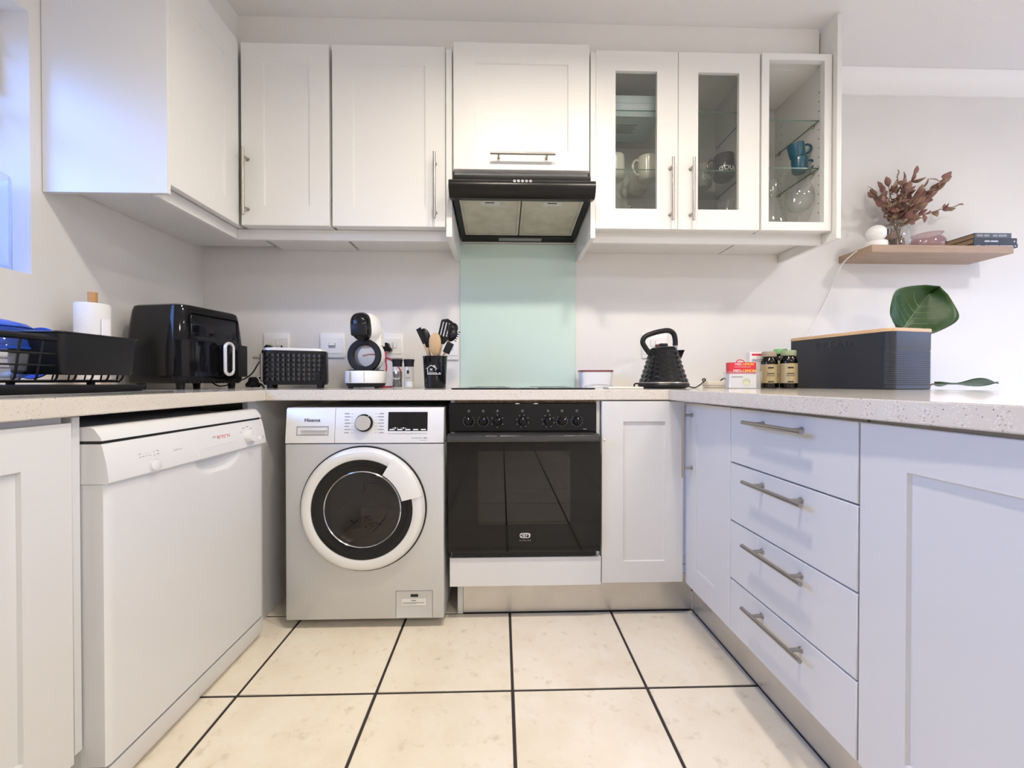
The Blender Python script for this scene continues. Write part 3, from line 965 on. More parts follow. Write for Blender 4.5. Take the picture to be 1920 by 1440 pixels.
q = MB(T(0.100, wfy(0.744) - 0.0022, 0.744) @ Matrix.Rotation(R(-5.6), 4, 'X'))
q.box(-0.040, 0.054, -0.009, 0.011, 0.0004, 0.002)
q.obj('finger_slot', 'silver', dr)
kx, kz = 0.290, 0.772
KM = T(kx, wfy(kz), kz) @ Matrix.Rotation(R(84.4), 4, 'X')
MB(KM).lathe([(0.033, -0.002), (0.033, 0.006), (0.0285, 0.009), (0.0285, 0.0075), (0, 0.0075)], 40).obj('knob_collar', 'gloss', cp)
kn = MB(KM).lathe([(0.0275, 0.007), (0.0275, 0.019), (0.026, 0.021), (0, 0.0215)], 40).obj('programme_knob', 'knob', cp)
q = MB()
for side in (-1, 1):
    for k in range(7):
        z = 0.807 - k * 0.0118
        for a, b in ((0.073, 0.051 if k % 2 else 0.056), (0.049, 0.040)):
            xa, xb = kx + side * a, kx + side * b
            q.box(min(xa, xb), max(xa, xb), wfy(z) - 0.0008, wfy(z) + 0.001, z - (0.0014 if a > 0.06 else 0.0003), z + (0.0014 if a > 0.06 else 0.0003))
q.obj('programme_marks', 'print', cp)
DM = T(0.379, wfy(0.775), 0.775) @ Matrix.Rotation(R(-5.6), 4, 'X')
dp = MB(DM).box(0, 0.147, -0.0016, 0.002, -0.033, 0.038, 0.0008).obj('display', 'gloss', cp)
q = MB(DM)
for k in range(5): q.box(0.001 + k * 0.0292, 0.0288 + k * 0.0292, -0.0022, 0.002, -0.0425, -0.034, 0.0007)
q.obj('button_row', 'silver2', cp)
q = MB(DM)
for k in range(5):
    x = 0.0155 + k * 0.0292
    q.box(x - 0.0095, x + 0.0095, -0.0021, 0.0, -0.030, -0.0262)
for x in (0.027, 0.058):
    q.box(x - 0.010, x - 0.004, -0.0021, 0.0, -0.0225, -0.0215)
    q.box(x + 0.004, x + 0.010, -0.0021, 0.0, -0.0225, -0.0215)
    q.box(x - 0.0022, x + 0.0022, -0.0021, 0.0, -0.0245, -0.0195)
q.obj('display_print', 'wprint', dp)
q = MB(DM)
q.box(0.088, 0.128, -0.0004, 0.0006, -0.0605, -0.0585)
q.box(0.132, 0.146, -0.0004, 0.0006, -0.0615, -0.0575)
q.box(0.120, 0.146, -0.0004, 0.0006, -0.0685, -0.0670)
q.obj('panel_print', 'print', cp)
# door
dcx, dcz = 0.291, 0.455
WM = T(dcx, 0.0, dcz) @ FY
dd = MB(WM).lathe([(0.229, -0.002), (0.229, 0.004), (0.228, 0.014), (0.222, 0.026), (0.212, 0.031), (0.192, 0.031), (0.186, 0.028), (0.185, 0.020)], 96).obj('door', 'silver2', t)
MB(WM).lathe([(0.2335, -0.004), (0.2335, 0.006), (0.2315, 0.009), (0.228, 0.006)], 96).obj('door_seal', 'black', dd)
MB(WM).lathe([(0.1855, 0.0235), (0.150, 0.0235), (0.143, 0.020), (0.141, 0.012)], 80).obj('door_ring', 'gloss', dd)
MB(WM).lathe([(0.143, 0.0215), (0.1395, 0.025), (0.135, 0.020), (0.126, -0.02)], 80).obj('glass_rim', 'chrome', dd)
MB(WM).lathe([(0.137, 0.022), (0.125, 0.0245), (0.09, 0.0245), (0.0, 0.025)], 64).obj('porthole', 'smoke', dd)
MB(WM).lathe([(0.1365, 0.0195), (0.12, -0.05), (0.0, -0.07)], 64).obj('drum', 'dark', dd)
a0, a1 = R(13), R(59)
q = MB(WM)
q.lathe([(0.150, 0.022), (0.150, 0.0335), (0.153, 0.036), (0.212, 0.0345), (0.224, 0.0285), (0.2285, 0.016)], 24, a0, a1)
for a in (a0, a1):
    c_, s_ = math.cos(a), math.sin(a)
    q.add([(r * c_, r * s_, h) for r, h in ((0.150, 0.022), (0.150, 0.0335), (0.153, 0.036), (0.212, 0.0345), (0.224, 0.0285), (0.2285, 0.016), (0.2285, 0.010))], [tuple(range(7))])
q.obj('door_handle', 'silver2', dd)
q = MB(WM)
nl = 40
vs, fs = [(0.0, -0.055, -0.012)], []
for j in range(1, 9):                           # one crumpled heap of cloth against the glass
    for i in range(nl):
        a = 2 * PI * i / nl
        rx_, rz_ = 0.098 * j / 8, 0.052 * j / 8
        fold = 0.010 * math.sin(5 * a + j) * math.sin(1.1 * j) + 0.006 * math.sin(11 * a + 2 * j)
        vs.append((rx_ * math.cos(a), -0.058 + rz_ * math.sin(a) * (1.0 - 0.12 * math.cos(3 * a)) , 0.002 + fold - 0.05 * (j / 8) ** 3))
for i in range(nl): fs.append((0, 1 + i, 1 + (i + 1) % nl))
for j in range(7):
    for i in range(nl): fs.append((1 + j * nl + i, 1 + (j + 1) * nl + i, 1 + (j + 1) * nl + (i + 1) % nl, 1 + j * nl + (i + 1) % nl))
q.add(vs, fs)
q.obj('laundry', 'maroon', dd)
hx0, hx1 = 0.408, 0.545
MB().ring(hx0, hx1, 0.040, 0.142, 0.0016, 0.0016, 0.0016, 0.0016, -0.0012, 0.003, 0.001).obj('pump_hatch', 'silver', t)
h2 = t.children[-1]
MB().box(hx0, hx1, -0.0013, 0.0, 0.1413, 0.1426).obj('hatch_gap', 'print', h2)
MB().box(hx0 - 0.0008, hx0 + 0.0006, -0.0013, 0.0, 0.042, 0.142).obj('hatch_gap', 'print', h2)
MB().box(hx1 - 0.0006, hx1 + 0.0008, -0.0013, 0.0, 0.042, 0.142).obj('hatch_gap', 'print', h2)
MB().ring(0.463, 0.491, 0.119, 0.129, 0.003, 0.003, 0.003, 0.003, -0.0022, 0.002, 0.001).obj('hatch_grip', 'matt', h2)
MB().ring(0.430, 0.520, 0.087, 0.112, 0.0006, 0.0006, 0.0006, 0.0006, -0.0016, 0.0012, 0.0004).obj('sticker', 'silver2', h2)
q = MB()
q.box(0.466, 0.484, -0.0022, -0.001, 0.1045, 0.1075)
for z in (0.0985, 0.0955, 0.0925): q.box(0.434, 0.434 + (0.08 if z > 0.094 else 0.05), -0.0016, -0.001, z, z + 0.0011)
q.obj('sticker_print', 'print', h2)

# oven
OX = -0.200
t = thing('oven', 'black built-in oven with seven knobs and a dark glass door', 'oven', (OX, 1.52, 0.262))
zo = lambda z: z - 0.262
OW = 0.576
q = MB()
q.box(0.0, 0.567, 0.026, 0.5, zo(0.735), zo(0.846), 0.004)
fp = q.obj('control_panel', 'oven', t)
q = MB()
q.box(0.018, 0.558, 0.040, 0.5, zo(0.272), zo(0.735))
q.bm.free()
# cavity open to the front
q = MB()
cx0, cx1, cz0, cz1 = 0.10, 0.47, zo(0.375), zo(0.70)
q.box(0.02, cx0, 0.042, 0.5, zo(0.268), zo(0.735))
q.box(cx1, 0.556, 0.042, 0.5, zo(0.268), zo(0.735))
q.box(cx0, cx1, 0.042, 0.5, zo(0.268), cz0)
q.box(cx0, cx1, 0.042, 0.5, cz1, zo(0.735))
q.box(cx0, cx1, 0.46, 0.5, cz0, cz1)
q.obj('cavity', mat('oven_enamel', (0.16, 0.155, 0.14), 0.35), t)
rk = MB()
zr = zo(0.506)
rk.tube([(cx0 + 0.005, 0.07, zr), (cx1 - 0.005, 0.07, zr)], 0.004, 8)
rk.tube([(cx0 + 0.005, 0.40, zr), (cx1 - 0.005, 0.40, zr)], 0.003, 8)
for k in range(12):
    x = cx0 + 0.02 + k * 0.03
    rk.tube([(x, 0.07, zr + 0.003), (x, 0.40, zr + 0.003)], 0.0018, 6)
rk.obj('rack', 'chrome', t)
wx0, wx1, wz0, wz1 = 0.112, 0.462, zo(0.387), zo(0.665)
dz0, dz1 = zo(0.283), zo(0.700)
q = MB().ring(0.0, OW, dz0, dz1, wx0, OW - wx1, wz0 - dz0, dz1 - wz1, 0.0, 0.028)
dv = q.obj('door', 'oven', t)
MB().box(wx0, wx1, 0.0008, 0.004, wz0, wz1).obj('window_pane', 'ovglass', dv)
pf = [(-0.004, zo(0.700)), (-0.020, zo(0.703)), (-0.026, zo(0.712)), (-0.024, zo(0.724)), (-0.012, zo(0.731)), (0.02, zo(0.731)), (0.02, zo(0.700))]
MB().prism(pf, 0.0, 0.567).obj('door_handle', 'ovhand', dv)
MB().box(0.012, 0.56, 0.012, 0.04, zo(0.262), zo(0.282)).obj('lower_vent', 'black', t)
zk = zo(0.776)
for i, (px_, mark) in enumerate(((879, 0), (906, 0), (932.5, 1), (980, 2), (1028, 3), (1054, 0), (1082, 0))):
    x = at(px_, 789, 1.54).x - OX
    KM = T(x, 0.0255, zk) @ FY
    k = MB(KM).lathe([(0.0165, 0), (0.0165, 0.004), (0.0145, 0.006), (0.0135, 0.020), (0.012, 0.022), (0, 0.0225)], 28).obj('knob', 'oven', t)
    MB(KM @ Matrix.Rotation(R(-20 * (i % 3)), 4, 'Z')).box(-0.004, 0.004, -0.0155, 0.0155, 0.02, 0.0285, 0.0015).obj('knob_grip', 'oven', k)
    MB(KM @ Matrix.Rotation(R(-20 * (i % 3)), 4, 'Z')).box(-0.0008, 0.0008, 0.009, 0.0145, 0.0284, 0.0289).obj('pointer', 'wprint', k)
    q = MB(T(x, 0.0252, zk) @ FY)
    if mark in (1, 2, 3):
        for a in range(0, 360, 60 if mark == 1 else 45):
            q.m = T(x, 0.0252, zk) @ FY @ T(0.0235 * math.cos(R(a + 30)), 0.0235 * math.sin(R(a + 30)), 0)
            q.lathe([(0.0017, 0), (0.0017, 0.0008), (0, 0.0008)], 8)
    else:
        for a in range(-230, 60, 29):
            q.lathe([(0.0218, 0), (0.0218, 0.0007), (0.0210, 0.0007), (0.0210, 0)], 3, R(a), R(a + 15))
    q.m = T(x, 0.0252, zk + 0.0385) @ FY
    for r0, r1 in ((0.0056, 0.0048),):
        q.lathe([(r0, 0), (r0, 0.0007), (r1, 0.0007), (r1, 0)], 4, R(45), R(405))
    q.lathe([(0.0016, 0), (0.0016, 0.0007), (0, 0.0007)], 8, c=(-0.0015 + 0.001 * (i % 3), 0.001))
    q.obj('dial_marks', 'sgrey', fp)
lx, lz = at(984.5, 1004, 1.52).x - OX, zo(at(984, 1004, 1.52).z)
text(dv, 'DEFY', 0.0165, (lx, -0.0010, lz), 'wprint', spacing=1.1)
q = MB()
pts = []
for i in range(40):
    a = 2 * PI * i / 40
    sx = 0.0105 if math.cos(a) > 0 else -0.0105
    pts.append((lx + sx + 0.0085 * math.cos(a), -0.0008, lz + 0.0085 * math.sin(a)))
q.tube(pts, 0.0009, 6, closed=True)
q.obj('emblem', 'wprint', dv)
text(dv, 'SLIMLINE', 0.0070, (lx, -0.0010, lz - 0.0185), 'sgrey', spacing=1.6)
MB().box(0.515, 0.528, 0.0247, 0.026, zo(0.743), zo(0.7455)).obj('model_mark', 'sgrey', fp)

# ------------------------------------------------------------------ things on the worktops
def rbox(mb, w, d, z0, z1, rad=0.02, seg=5, taper=1.0, mid=None):
    """box with rounded vertical edges, centred; taper scales the top."""
    def loop(s):
        pts = []
        for cx, cy, a0 in ((w / 2 - rad, d / 2 - rad, 0), (-w / 2 + rad, d / 2 - rad, 90), (-w / 2 + rad, -d / 2 + rad, 180), (w / 2 - rad, -d / 2 + rad, 270)):
            for k in range(seg + 1):
                a = R(a0 + 90 * k / seg)
                pts.append(((cx + rad * math.cos(a)) * s, (cy + rad * math.sin(a)) * s))
        return pts
    levels = mid or [(z0, 1.0), (z1, taper)]
    vs, n = [], None
    for z, s in levels:
        p = loop(s)
        n = len(p)
        vs += [(a, b, z) for a, b in p]
    fs = [tuple(range(n - 1, -1, -1)), tuple(range((len(levels) - 1) * n, len(levels) * n))]
    for j in range(len(levels) - 1):
        for i in range(n): fs.append((j * n + i, j * n + (i + 1) % n, (j + 1) * n + (i + 1) % n, (j + 1) * n + i))
    mb.add(vs, fs)
    return mb
def studs(mb, P, nu, nv, bump):
    """surface P(u, v, out) covered with little pyramids: nu x nv cells."""
    for i in range(nu):
        for j in range(nv):
            c = [P((i + a) / nu, (j + b) / nv, 0) for a, b in ((0, 0), (1, 0), (1, 1), (0, 1))]
            mb.add(c + [P((i + 0.5) / nu, (j + 0.5) / nv, bump)], [(0, 1, 4), (1, 2, 4), (2, 3, 4), (3, 0, 4)])
    return mb
def spline(pts, n=8):
    """Catmull-Rom through the points."""
    p = [Vector(q) for q in pts]
    p = [p[0] * 2 - p[1]] + p + [p[-1] * 2 - p[-2]]
    out = []
    for i in range(1, len(p) - 2):
        for k in range(n):
            t = k / n
            a, b, c, d = p[i - 1:i + 3]
            out.append(0.5 * ((2 * b) + (c - a) * t + (2 * a - 5 * b + 4 * c - d) * t * t + (3 * b - a - 3 * c + d) * t ** 3))
    out.append(p[-2])
    return out
def cable(name, label, pts, r, m, cat='cable', parent=None):
    if parent:                                  # points given in the room, the cord is a part of its appliance
        pm = Matrix.Translation(parent.location) @ parent.rotation_euler.to_matrix().to_4x4()
        o = MB(pm.inverted()).tube(spline(pts), r, 7).obj(name, m, parent)
        if label: o['label'] = label
        return o
    return tag(MB().tube(spline(pts), r, 7).obj(name, m), label, cat)

# wall sockets
def socket(label, x0, x1, z0, z1, kind):
    cx, cz = (x0 + x1) / 2, (z0 + z1) / 2
    w_, h_ = x1 - x0, z1 - z0
    t = thing('wall_socket', label, 'socket', (cx, YW - 0.001, cz), 0, 'white wall sockets')
    MB().box(-w_ / 2, w_ / 2, -0.010, 0, -h_ / 2, h_ / 2, 0.004, 2).obj('surround', 'wplast', t)
    MB().box(-w_ / 2 + 0.006, w_ / 2 - 0.006, -0.0135, -0.008, -h_ / 2 + 0.022, h_ / 2 - 0.024, 0.0015).obj('face_plate', 'wplast', t)
    if kind == 'isolator':
        r = MB().box(-0.018, 0.018, -0.0145, -0.012, -0.014, 0.013, 0.0006).obj('switch', 'sgrey', t)
        MB().box(-0.015, 0.015, -0.021, -0.013, -0.002, 0.0115, 0.002).obj('rocker', 'wplast', r)
    elif kind == 'double':
        for x in (-0.016, 0.008): 
            r = MB().box(x - 0.009, x + 0.009, -0.0145, -0.012, -0.004, 0.026, 0.0005).obj('switch', 'sgrey', t)
            MB().box(x - 0.0078, x + 0.0078, -0.018, -0.013, -0.003, 0.025, 0.0015).obj('rocker', 'wplast', r)
        MB(T(0.028, -0.0134, -0.004) @ FY).lathe([(0.0052, 0), (0.0052, 0.0005), (0, 0.0005)], 12).obj('pin_hole', 'dark', t)
    elif kind == 'single':
        r = MB().box(0.014, 0.034, -0.0145, -0.012, -0.012, 0.018, 0.0005).obj('switch', 'sgrey', t)
        MB().box(0.0155, 0.0325, -0.018, -0.013, -0.011, 0.017, 0.0015).obj('rocker', 'wplast', r)
    return t
socket('white double wall socket with a black plug, behind the toaster', -1.221, -1.088, 1.046, 1.175, 'double')
socket('white wall isolator switch between the toaster and the coffee machine', -0.935, -0.807, 1.049, 1.176, 'isolator')
socket('white wall socket holding the black plug with the red cord', -0.637, -0.51, 1.047, 1.174, 'single')
socket('white wall socket half hidden behind the utensil crock', -0.345, -0.222, 1.039, 1.164, 'single')
socket('white wall socket behind the kettle', 0.742, 0.877, 1.049, 1.181, 'double')

def plug(label, loc, rz=0.0, tilt=0.0, parent=None):
    """three-pin plug: rounded triangle body facing -y."""
    if parent:
        t = bpy.data.objects.new('plug', None)
        COL.objects.link(t)
        t.parent = parent
        pm = Matrix.Translation(parent.location) @ parent.rotation_euler.to_matrix().to_4x4()
        t.matrix_local = pm.inverted() @ Matrix.Translation(loc)
    else: t = thing('plug', label, 'plug', loc, rz)
    poly = []
    for k in range(24):
        a = 2 * PI * k / 24
        r = 0.021 + 0.0065 * math.cos(3 * (a - PI / 2))
        poly.append((r * math.cos(a) * 1.05, r * math.sin(a)))
    q = MB(Matrix.Rotation(tilt, 4, 'X'))
    q.prism([(a, b) for a, b in poly], -0.030, 0.0, 'y')
    q.prism([(a * 0.75, b * 0.75) for a, b in poly], -0.038, -0.030, 'y')
    q.obj('plug_body', 'black', t)
    return t
def fryer_cord(t):
    plug('', (-1.185, YW - 0.0152, 1.085), parent=t)
    cable('cord', None, [(-1.185, 2.07, 1.068), (-1.20, 2.035, 1.02), (-1.225, 2.01, 0.96), (-1.27, 1.98, 0.925), (-1.33, 1.95, 0.905), (-1.345, 1.90, 0.93)], 0.0035, 'black', None, t)
# loose plug on the worktop
t = plug('loose black plug lying on the worktop beside the toaster', (-1.116, 1.83, ZT + 0.0235), R(70))
q = MB().tube(spline([(0.0, -0.030, 0.0), (0.004, -0.055, -0.004), (0.0, -0.075, -0.015), (-0.01, -0.09, -0.0195)], 5), 0.004, 7)
q.obj('cord', 'black', t)

# toaster
t = thing('toaster', 'black studded two-slot toaster with chrome top trim', 'toaster', (at(556, 690, 1.90).x, 1.905, ZT), R(19))
tw, td, z0, z1 = 0.262, 0.14, 0.016, 0.172
q = MB()
rbox(q, tw, td, z0, z1, 0.035, 6, mid=[(z0, 0.97), (z0 + 0.012, 1.0), (z1 - 0.01, 0.985), (z1, 0.97)])
body = q.obj('body', 'black', t)
def tf(u, v, o):
    ang = (u - 0.5) * 2
    x = ang * (tw / 2 - 0.008)
    e = max(0.0, abs(x) - (tw / 2 - 0.035)) / 0.035
    y = -td / 2 - 0.001 - o + 0.035 * (1 - math.sqrt(max(0, 1 - min(1, e) ** 2)))
    return (x, y, z0 + 0.016 + v * (z1 - z0 - 0.03))
studs(MB(), tf, 12, 6, 0.0058).obj('studded_front', 'stud', t, 5)
q = MB()
rbox(q, tw * 0.985, td * 0.985, z1 - 0.002, z1 + 0.010, 0.033, 6, mid=[(z1 - 0.002, 1.0), (z1 + 0.006, 0.985), (z1 + 0.010, 0.94)])
q.obj('top_trim', 'silver2', t)
for y in (-0.035, 0.035): MB().box(-0.09, 0.09, y - 0.012, y + 0.012, z1 + 0.0085, z1 + 0.0105).obj('slot', 'dark', t)
MB().box(-tw / 2 - 0.010, -tw / 2 + 0.004, -0.045, 0.045, 0.03, 0.158, 0.004).obj('end_plate', 'steel', t)
q = MB().box(-tw / 2 - 0.045, -tw / 2 - 0.008, -0.016, 0.016, 0.133, 0.142, 0.003)
q.obj('lever', 'steel', t)
q = MB(T(-tw / 2 - 0.009, 0, 0.052) @ Matrix.Rotation(-PI / 2, 4, 'Y')).lathe([(0.011, 0), (0.010, 0.012), (0, 0.013)], 16)
q.obj('browning_dial', 'chrome', t)
for x in (-0.1, 0.1):
    for y in (-0.06, 0.06): MB().cyl((x, y, 0.0004), (x, y, z0 + 0.004), 0.010, 0.012, 12).obj('foot', 'black', t)
# air fryer
t = thing('air_fryer', 'large glossy black air fryer with a chrome-edged handle', 'air fryer', (-1.325, 1.752, ZT), R(80))
aw, ad, h = 0.33, 0.262, 0.335
q = MB()
rbox(q, aw, ad, 0.03, h, 0.045, 8, mid=[(0.024, 0.93), (0.034, 0.985), (0.06, 1.0), (0.17, 1.0), (0.255, 0.955), (0.31, 0.915), (0.328, 0.885), (0.334, 0.83)])
q.obj('body', 'gloss', t)
MB(T(0, -0.001, 0.002)).box(-0.115, 0.115, -ad * 0.485, -ad * 0.45, 0.195, 0.30, 0.012, 3).obj('touch_panel', 'gloss', t)
def curved(mb, w_, y0, sag, z0, z1, th, n=16):
    poly = []
    for k in range(n + 1):
        x = -w_ / 2 + w_ * k / n
        poly.append((x, y0 - sag * (1 - (2 * x / w_) ** 2)))
    poly += [(w_ / 2, y0 + th), (-w_ / 2, y0 + th)]
    mb.prism(poly, z0, z1, 'z')
    return mb
ba = curved(MB(), 0.315, -ad / 2 - 0.006, 0.016, 0.052, 0.192, 0.03).obj('basket', 'gloss', t)
hx = 0.0
q = MB()
pts = []
for k in range(32):
    a = 2 * PI * k / 32
    pts.append((hx + 0.020 * math.cos(a), -ad / 2 - 0.062, 0.125 + (0.045 if math.sin(a) > 0 else -0.045) + 0.020 * math.sin(a)))
q.tube(pts, 0.0065, 8, closed=True)
ho = q.obj('handle_ring', 'silver2', ba)
MB().box(hx - 0.017, hx + 0.017, -ad / 2 - 0.066, -ad / 2 - 0.016, 0.068, 0.182, 0.008, 2).obj('handle', 'gloss', ba)
for x in (-0.12, 0.12):
    for y in (-0.09, 0.09): MB().cyl((x, y, 0.0004), (x, y, 0.032), 0.013, 0.016, 12).obj('foot', 'black', t)
q = MB()
for k in range(14): q.box(-0.12 + k * 0.018, -0.112 + k * 0.018, -ad / 2 * 0.985, -ad / 2 * 0.9, 0.026, 0.045)
q.obj('vent', 'matt', t)
fryer_cord(t)

# coffee machine
cx = at(681, 700, 1.86).x
t = thing('coffee_machine', 'black and white capsule coffee machine with a ring-shaped body', 'coffee machine', (cx, 1.90, ZT))
s_ = 1.84 / 757.0
def cz(y): return at(681, y, 1.84).z - ZT
def cxx(x): return (x - 681.5) * s_
q = MB()
def oval(rx, ry, z, n=40): return [(rx * math.cos(2 * PI * k / n), ry * math.sin(2 * PI * k / n), z) for k in range(n)]
def loft(mb, rings):
    n = len(rings[0])
    vs = [p for r_ in rings for p in r_]
    fs = [tuple(range(n - 1, -1, -1)), tuple(range((len(rings) - 1) * n, len(rings) * n))]
    for j in range(len(rings) - 1):
        for i in range(n): fs.append((j * n + i, j * n + (i + 1) % n, (j + 1) * n + (i + 1) % n, (j + 1) * n + i))
    mb.add(vs, fs)
    return mb
loft(MB(), [oval(0.080, 0.085, 0.006), oval(0.084, 0.088, 0.012), oval(0.089, 0.094, 0.024)]).obj('base', 'black', t)
loft(MB(), [oval(0.090, 0.095, 0.024), oval(0.091, 0.096, 0.028), oval(0.091, 0.096, 0.074), oval(0.088, 0.093, 0.079)]).obj('drip_tray', 'wplast', t)
tr = t.children[-1]
for x in (-0.042, 0.022): MB().box(x - 0.0006, x + 0.0006, -0.0945, -0.080, 0.028, 0.076).obj('tray_seam', 'sgrey', tr)
loft(MB(), [oval(0.082, 0.088, 0.078), oval(0.078, 0.082, 0.084)]).obj('tray_grid', 'black', t)
for x in (-0.06, 0.06): MB().cyl((x, -0.03, 0.0004), (x, -0.03, 0.01), 0.011, n=12).obj('foot', 'black', t)
rc = cz(666)
RM = T(0, 0, rc) @ FY
rg = MB(RM).lathe([(0.050, -0.035), (0.050, 0.028), (0.054, 0.032), (0.072, 0.032), (0.077, 0.025), (0.078, 0.0), (0.077, -0.03), (0.068, -0.036), (0.050, -0.035)], 64).obj('ring_body', 'matt', t)
MB(RM).lathe([(0.0785, -0.034), (0.080, -0.028), (0.0800, 0.020), (0.0785, 0.0245), (0.0775, 0.02)], 64).obj('ring_shell', 'wplast', t)
MB(RM).lathe([(0.0505, 0.010), (0.048, 0.018), (0.030, 0.020), (0, 0.020)], 48).obj('clear_window', 'frost', t)
# head: rounded shell leaning to one side, black face
hc = cz(612)
def bulb(mb, rx, ry, rz_, c, p=2.4, n=28):
    vs, fs, k = [], [], n // 2
    def sg(v, e): return math.copysign(abs(v) ** e, v)
    for j in range(k + 1):
        b = -PI / 2 + PI * j / k
        for i in range(n):
            a = 2 * PI * i / n
            e = 2 / p
            vs.append((c[0] + rx * sg(math.cos(b), e) * sg(math.cos(a), e), c[1] + ry * sg(math.cos(b), e) * sg(math.sin(a), e), c[2] + rz_ * sg(math.sin(b), e)))
    for j in range(k):
        for i in range(n): fs.append((j * n + i, j * n + (i + 1) % n, (j + 1) * n + (i + 1) % n, (j + 1) * n + i))
    mb.add(vs, fs)
    return mb
q = bulb(MB(T(0.004, 0.012, hc) @ Matrix.Rotation(R(-6), 4, 'Y')), 0.060, 0.072, 0.068, (0, 0, 0.002))
q.prism([(-0.052, -0.085), (0.054, -0.085), (0.057, 0.0), (-0.05, 0.0)], 0.002, 0.06, 'y')
q.obj('head_shell', 'wplast', t)
q = bulb(MB(T(-0.006, -0.030, hc + 0.002) @ Matrix.Rotation(R(-6), 4, 'Y')), 0.047, 0.062, 0.064, (0, 0, 0), 2.6)
fc = q.obj('head_face', 'gloss', t)
MB(T(-0.004, -0.034, hc - 0.018) @ Matrix.Rotation(R(-4), 4, 'Y')).box(-0.034, 0.034, -0.062, -0.04, -0.026, 0.026, 0.006, 2).obj('capsule_holder', 'black', fc)
MB(T(-0.002, -0.06, hc - 0.050)).cyl((0, 0, 0), (0, 0, -0.018), 0.016, 0.009, 16).obj('spout', 'black', fc)
# red cord + plug
plug('', (-0.586, YW - 0.0152, 1.098), parent=t)
cable('cord', 'red power cord', [(-0.586, 2.072, 1.078), (-0.583, 2.055, 1.04), (-0.574, 2.035, 0.985), (-0.585, 1.99, 0.925), (-0.600, 1.955, 0.9035), (-0.585, 1.90, 0.9015), (-0.545, 1.90, 0.9015), (-0.505, 1.97, 0.91), (-0.500, 2.04, 0.97), (-0.555, 2.05, 1.035), (-0.63, 2.02, 1.06), (-0.66, 1.95, 1.05)], 0.0042, 'redcord', None, t)

# mills
def mill(label, x, Y, fill):
    t = thing('spice_mill', label, 'mill', (x, Y, ZT), 0, 'spice mills by the crock')
    MB().lathe([(0, 0.0004), (0.0205, 0.0004), (0.0225, 0.004), (0.0225, 0.095), (0.020, 0.10), (0.0185, 0.10), (0.0205, 0.094), (0.0205, 0.006), (0, 0.006)], 28).obj('jar', 'glass', t)
    MB().lathe([(0, 0.0065), (0.0200, 0.0065), (0.0200, 0.030 if fill == 'salt' else 0.075), (0, 0.033 if fill == 'salt' else 0.078)], 24).obj('contents', fill, t)
    MB().lathe([(0, 0.099), (0.022, 0.099), (0.0215, 0.112), (0.0245, 0.128), (0.0245, 0.132), (0, 0.133)], 28).obj('grinder_cap', 'black', t)
    if fill == 'pepper': text(t, 'Pepper', 0.012, (0, 0, 0.045), 'wprint', bend=0.0228)
    else: MB(T(0, -0.0229, 0.046)).box(-0.010, 0.010, 0, 0.001, 0, 0.002).obj('label_rule', 'matt', t)
    MB(T(0, -0.0232, 0.066)).box(-0.005, 0.005, 0, 0.001, 0, 0.016).obj('label_mark', 'matt' if fill == 'salt' else 'wprint', t)
mill('clear pepper mill with a black cap, beside the red cord', at(745, 700, 1.86).x, 1.86, 'pepper')
mill('clear salt mill with a black cap, beside the utensil crock', at(767, 700, 1.86).x, 1.86, 'salt')

# utensil crock and utensils
UX, UY = at(815.5, 700, 1.87).x, 1.875
t = thing('utensil_crock', 'round black utensil crock printed with a white house', 'crock', (UX, UY, ZT))
MB().lathe([(0, 0.0004), (0.047, 0.0004), (0.0485, 0.003), (0.0555, 0.141), (0.0575, 0.143), (0.0575, 0.147), (0.0535, 0.147), (0.046, 0.008), (0, 0.008)], 40).obj('crock_body', 'gloss', t)
def curved_print(parent, polys, m, rad):
    q = MB()
    for a, b, wd in polys:
        n = max(2, int(abs(b[0] - a[0]) / 0.004) + 1)
        pts = []
        for k in range(n + 1):
            x = a[0] + (b[0] - a[0]) * k / n
            z = a[1] + (b[1] - a[1]) * k / n
            rr = rad(z)
            an = -PI / 2 + x / rr
            pts.append((rr * math.cos(an), rr * math.sin(an), z))
        q.tube(pts, wd, 6)
    return q.obj('house_print', m, parent)
rad = lambda z: 0.0485 + (z - 0.003) * 0.0507 + 0.0006
hx_ = -0.005
curved_print(t, [((hx_ - 0.030, 0.088), (hx_ - 0.004, 0.104), 0.0013), ((hx_ - 0.004, 0.104), (hx_ + 0.022, 0.088), 0.0013), ((hx_ - 0.022, 0.09), (hx_ - 0.022, 0.064), 0.0013),
                 ((hx_ - 0.022, 0.064), (hx_ + 0.040, 0.064), 0.0013), ((hx_ + 0.016, 0.088), (hx_ + 0.016, 0.080), 0.0013), 
                 ((hx_ - 0.008, 0.088), (hx_ - 0.004, 0.084), 0.0016), ((hx_, 0.088), (hx_ - 0.004, 0.084), 0.0016)], 'wprint', rad)
curved_print(t, [((hx_ - 0.016 + 0.0068 * k, 0.0695), (hx_ - 0.0118 + 0.0068 * k, 0.0695), 0.0016) for k in range(6)] + [((hx_ + 0.030, 0.0695), (hx_ + 0.038, 0.0695), 0.0016),
    ((hx_ - 0.014, 0.0775), (hx_ + 0.004, 0.0775), 0.0005), ((hx_ - 0.009, 0.088), (hx_ - 0.004, 0.0835), 0.0022), ((hx_ + 0.001, 0.088), (hx_ - 0.004, 0.0835), 0.0022),
    ((hx_ + 0.004, 0.099), (hx_ + 0.009, 0.103), 0.0012), ((hx_ + 0.009, 0.103), (hx_ + 0.014, 0.101), 0.0012), ((hx_ + 0.014, 0.101), (hx_ + 0.015, 0.092), 0.0012)], 'wprint', rad)
